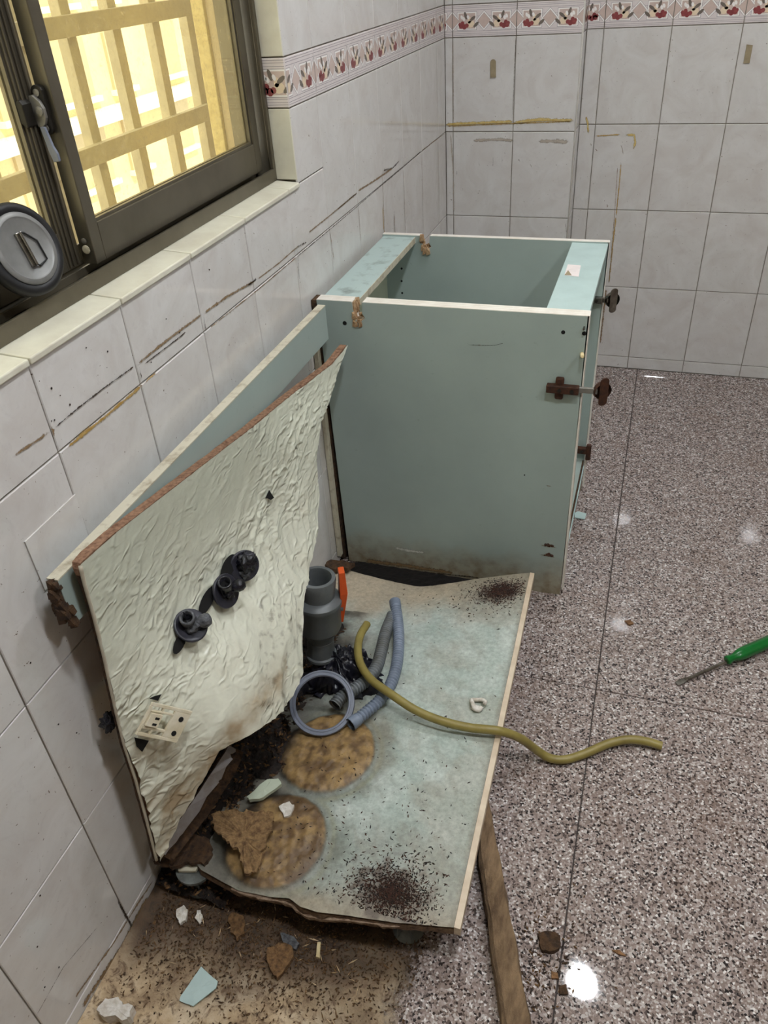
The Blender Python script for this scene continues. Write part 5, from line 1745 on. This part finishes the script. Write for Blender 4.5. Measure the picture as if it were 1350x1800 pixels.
# ------------------------------------------------------------------ hoses
def corrugated(pix, r, name, mat, lab, cuffs, pitch=0.0076):
    pts = smoothpath([Vector(px(u, v, z=max(on_bb(u, v, r * 1.05).z, z))) for u, v, z in pix], 14)
    C = np.array(pts)
    s = np.r_[0, np.cumsum(np.linalg.norm(np.diff(C, axis=0), axis=1))]
    n = int(s[-1] / (pitch / 6))
    t = np.linspace(0, s[-1], n)
    Q = np.c_[[np.interp(t, s, C[:, k]) for k in range(3)]].T
    root = tag(empty(name, Q[n // 2]), lab, 'hose')
    c0, c1 = cuffs

    def rad(i):
        if t[i] < c0 or t[i] > s[-1] - c1:
            return r * 1.02
        return r * (1.0 - 0.33 * (0.5 - 0.5 * math.cos(2 * math.pi * t[i] / pitch)) ** 2)
    keep(MB().tube(Q, rad, 20, cap=False).build('ribbed_tube', mat, smooth=True), root)
    keep(MB().tube(Q[3:-3], r * 0.64, 14).build('bore', 'dark', smooth=True), root)
    for k, c in ((0, c0), (1, c1)):
        if c > 0.004:
            m = max(3, int(c / s[-1] * n))
            seg = Q[:m] if k == 0 else Q[-m:]
            keep(MB().tube(seg, r * 1.07, 20, cap=False).tube(seg, r * 0.88, 20, cap=False).build('cuff', mat, smooth=True), root)
    return root


corrugated([(694, 1057, .100), (699, 1090, .098), (701, 1125, .100), (698, 1165, .104), (688, 1200, .108), (668, 1230, .110), (640, 1255, .108), (616, 1274, .106)], 0.0128, 'corrugated_hose', 'hose',
           'right-hand blue grey corrugated hose with plain cuffs at both ends', (0.020, 0.020))
corrugated([(690, 1082, .088), (678, 1112, .096), (670, 1145, .104), (662, 1172, .108), (645, 1195, .110), (622, 1212, .112), (600, 1226, .112), (588, 1240, .110)], 0.0140, 'corrugated_hose', 'hose_dark',
           'left-hand grey corrugated hose ending inside the flat grey ring', (0.003, 0.003), 0.0070)
yp = smoothpath([Vector(px(u, v, z=z)) for u, v, z in [(645, 1097, .130), (633, 1118, .138), (629, 1145, .140), (636, 1172, .140), (655, 1197, .140), (690, 1222, .138), (730, 1248, .128), (775, 1267, .122), (825, 1279, .119), (878, 1285, .117), (915, 1298, .080), (945, 1320, .030), (968, 1333, .013), (995, 1335, .010), (1030, 1324, .011), (1070, 1307, .014), (1105, 1300, .018), (1135, 1303, .016), (1163, 1311, .012)]], 8)
yh = tag(empty('garden_hose', yp[-20]), 'olive yellow braided hose snaking from the board onto the granite', 'hose')
keep(MB().tube(yp, 0.0088, 18, cap=False).build('tube', 'yellow_hose', smooth=True), yh)
keep(MB().tube(yp[1:-1], 0.0062, 12).build('bore', 'dark', smooth=True), yh)
keep(MB().lathe([(0.0062, -0.003), (0.0088, -0.003), (0.0089, 0.0), (0.0064, 0.0)], yp[-1], yp[-1] - yp[-3], 18, close=False).lathe([(0.0062, -0.003), (0.0088, -0.003), (0.0089, 0.0), (0.0064, 0.0)], yp[0], yp[0] - yp[2], 18, close=False).build('cut_end', 'yellow_hose'), yh)

# wooden dowel in the gap under the near panel
dq = px(713, 1012, y=0.235)
tag(MB().lathe([(0.0035, 0.0), (0.0042, 0.002), (0.0042, 0.020), (0.003, 0.022)], (dq[0], CY0 + 0.0, dq[2] - 0.002), (0.05, -1, 0.05), 12).build('dowel', 'dowel', auto=True), 'pale dowel sticking out of the foot of the cabinet side', 'dowel')
# rotten lump at the far end of the board beside the wall
chunk('rot_lump', pxy([(566, 992), (580, 984), (604, 986), (622, 992), (612, 1000), (584, 1002)], 0.062), 0.052, 0.012, 'chip_dark', 'crumbly rotten lump at the wall behind the ball valve', 'chipboard', 31, 0.006)

# ------------------------------------------------------------------ screwdriver
s0, s1, s2 = [Vector(px(u, v, z=0.010)) for u, v in ((1190, 1199), (1277, 1165), (1362, 1130))]
sx = (s2 - s0)
sx.z = 0
sx.normalize()
sdr = tag(empty('screwdriver', (s1.x, s1.y, 0.0)), 'flat screwdriver with translucent green handle on the granite', 'screwdriver')
bl, hl = (s1 - s0).length, (s2 - s1).length + 0.02
o0 = Vector((s0.x, s0.y, 0.0045))
axd = Vector((sx.x, sx.y, 0.06)).normalized()
sn = Vector((-sx.y, sx.x, 0))
b = MB().tube([o0 + axd * d for d in np.linspace(0.022, bl + 0.01, 6)], 0.0040, 12)
tipw = [(0.0, 0.0052, 0.0006), (0.006, 0.0062, 0.0010), (0.016, 0.0058, 0.0022), (0.028, 0.0040, 0.0038)]
vs = []
for d, w_, t_ in tipw:
    c = o0 + axd * d
    vs += [c + sn * w_ + Vector((0, 0, t_)), c - sn * w_ + Vector((0, 0, t_)), c - sn * w_ - Vector((0, 0, t_)), c + sn * w_ - Vector((0, 0, t_))]
b.add(vs, [(k * 4 + j, k * 4 + (j + 1) % 4, k * 4 + 4 + (j + 1) % 4, k * 4 + 4 + j) for k in range(3) for j in range(4)] + [(3, 2, 1, 0), (12, 13, 14, 15)])
keep(b.build('blade', 'chrome', auto=True), sdr)
hp = o0 + axd * bl
prof = [(0.0070, 0.0), (0.0090, 0.002), (0.0090, 0.006), (0.0072, 0.012), (0.0078, 0.022), (0.0105, 0.032), (0.0120, 0.042), (0.0122, 0.070), (0.0118, hl - 0.012), (0.0095, hl - 0.003), (0.004, hl)]
vs, seg = [], 36
ez = axd.cross(sn).normalized()
for r, d in prof:
    for k in range(seg):
        a = 2 * math.pi * k / seg
        rr = 1.18 * r * (1 - 0.08 * max(0, math.cos(a * 6)) * (1 if 0.02 < d < hl - 0.008 else 0))
        c = hp + axd * d + Vector((0, 0, 0.0035))
        vs.append(c + (sn * math.cos(a) + ez * math.sin(a)) * rr)
fs = [(i * seg + k, i * seg + (k + 1) % seg, (i + 1) * seg + (k + 1) % seg, (i + 1) * seg + k) for i in range(len(prof) - 1) for k in range(seg)] + [tuple(range(seg)), tuple(range((len(prof) - 1) * seg, len(prof) * seg))]
keep(MB().add(vs, fs).build('handle', 'green', auto=True), sdr)
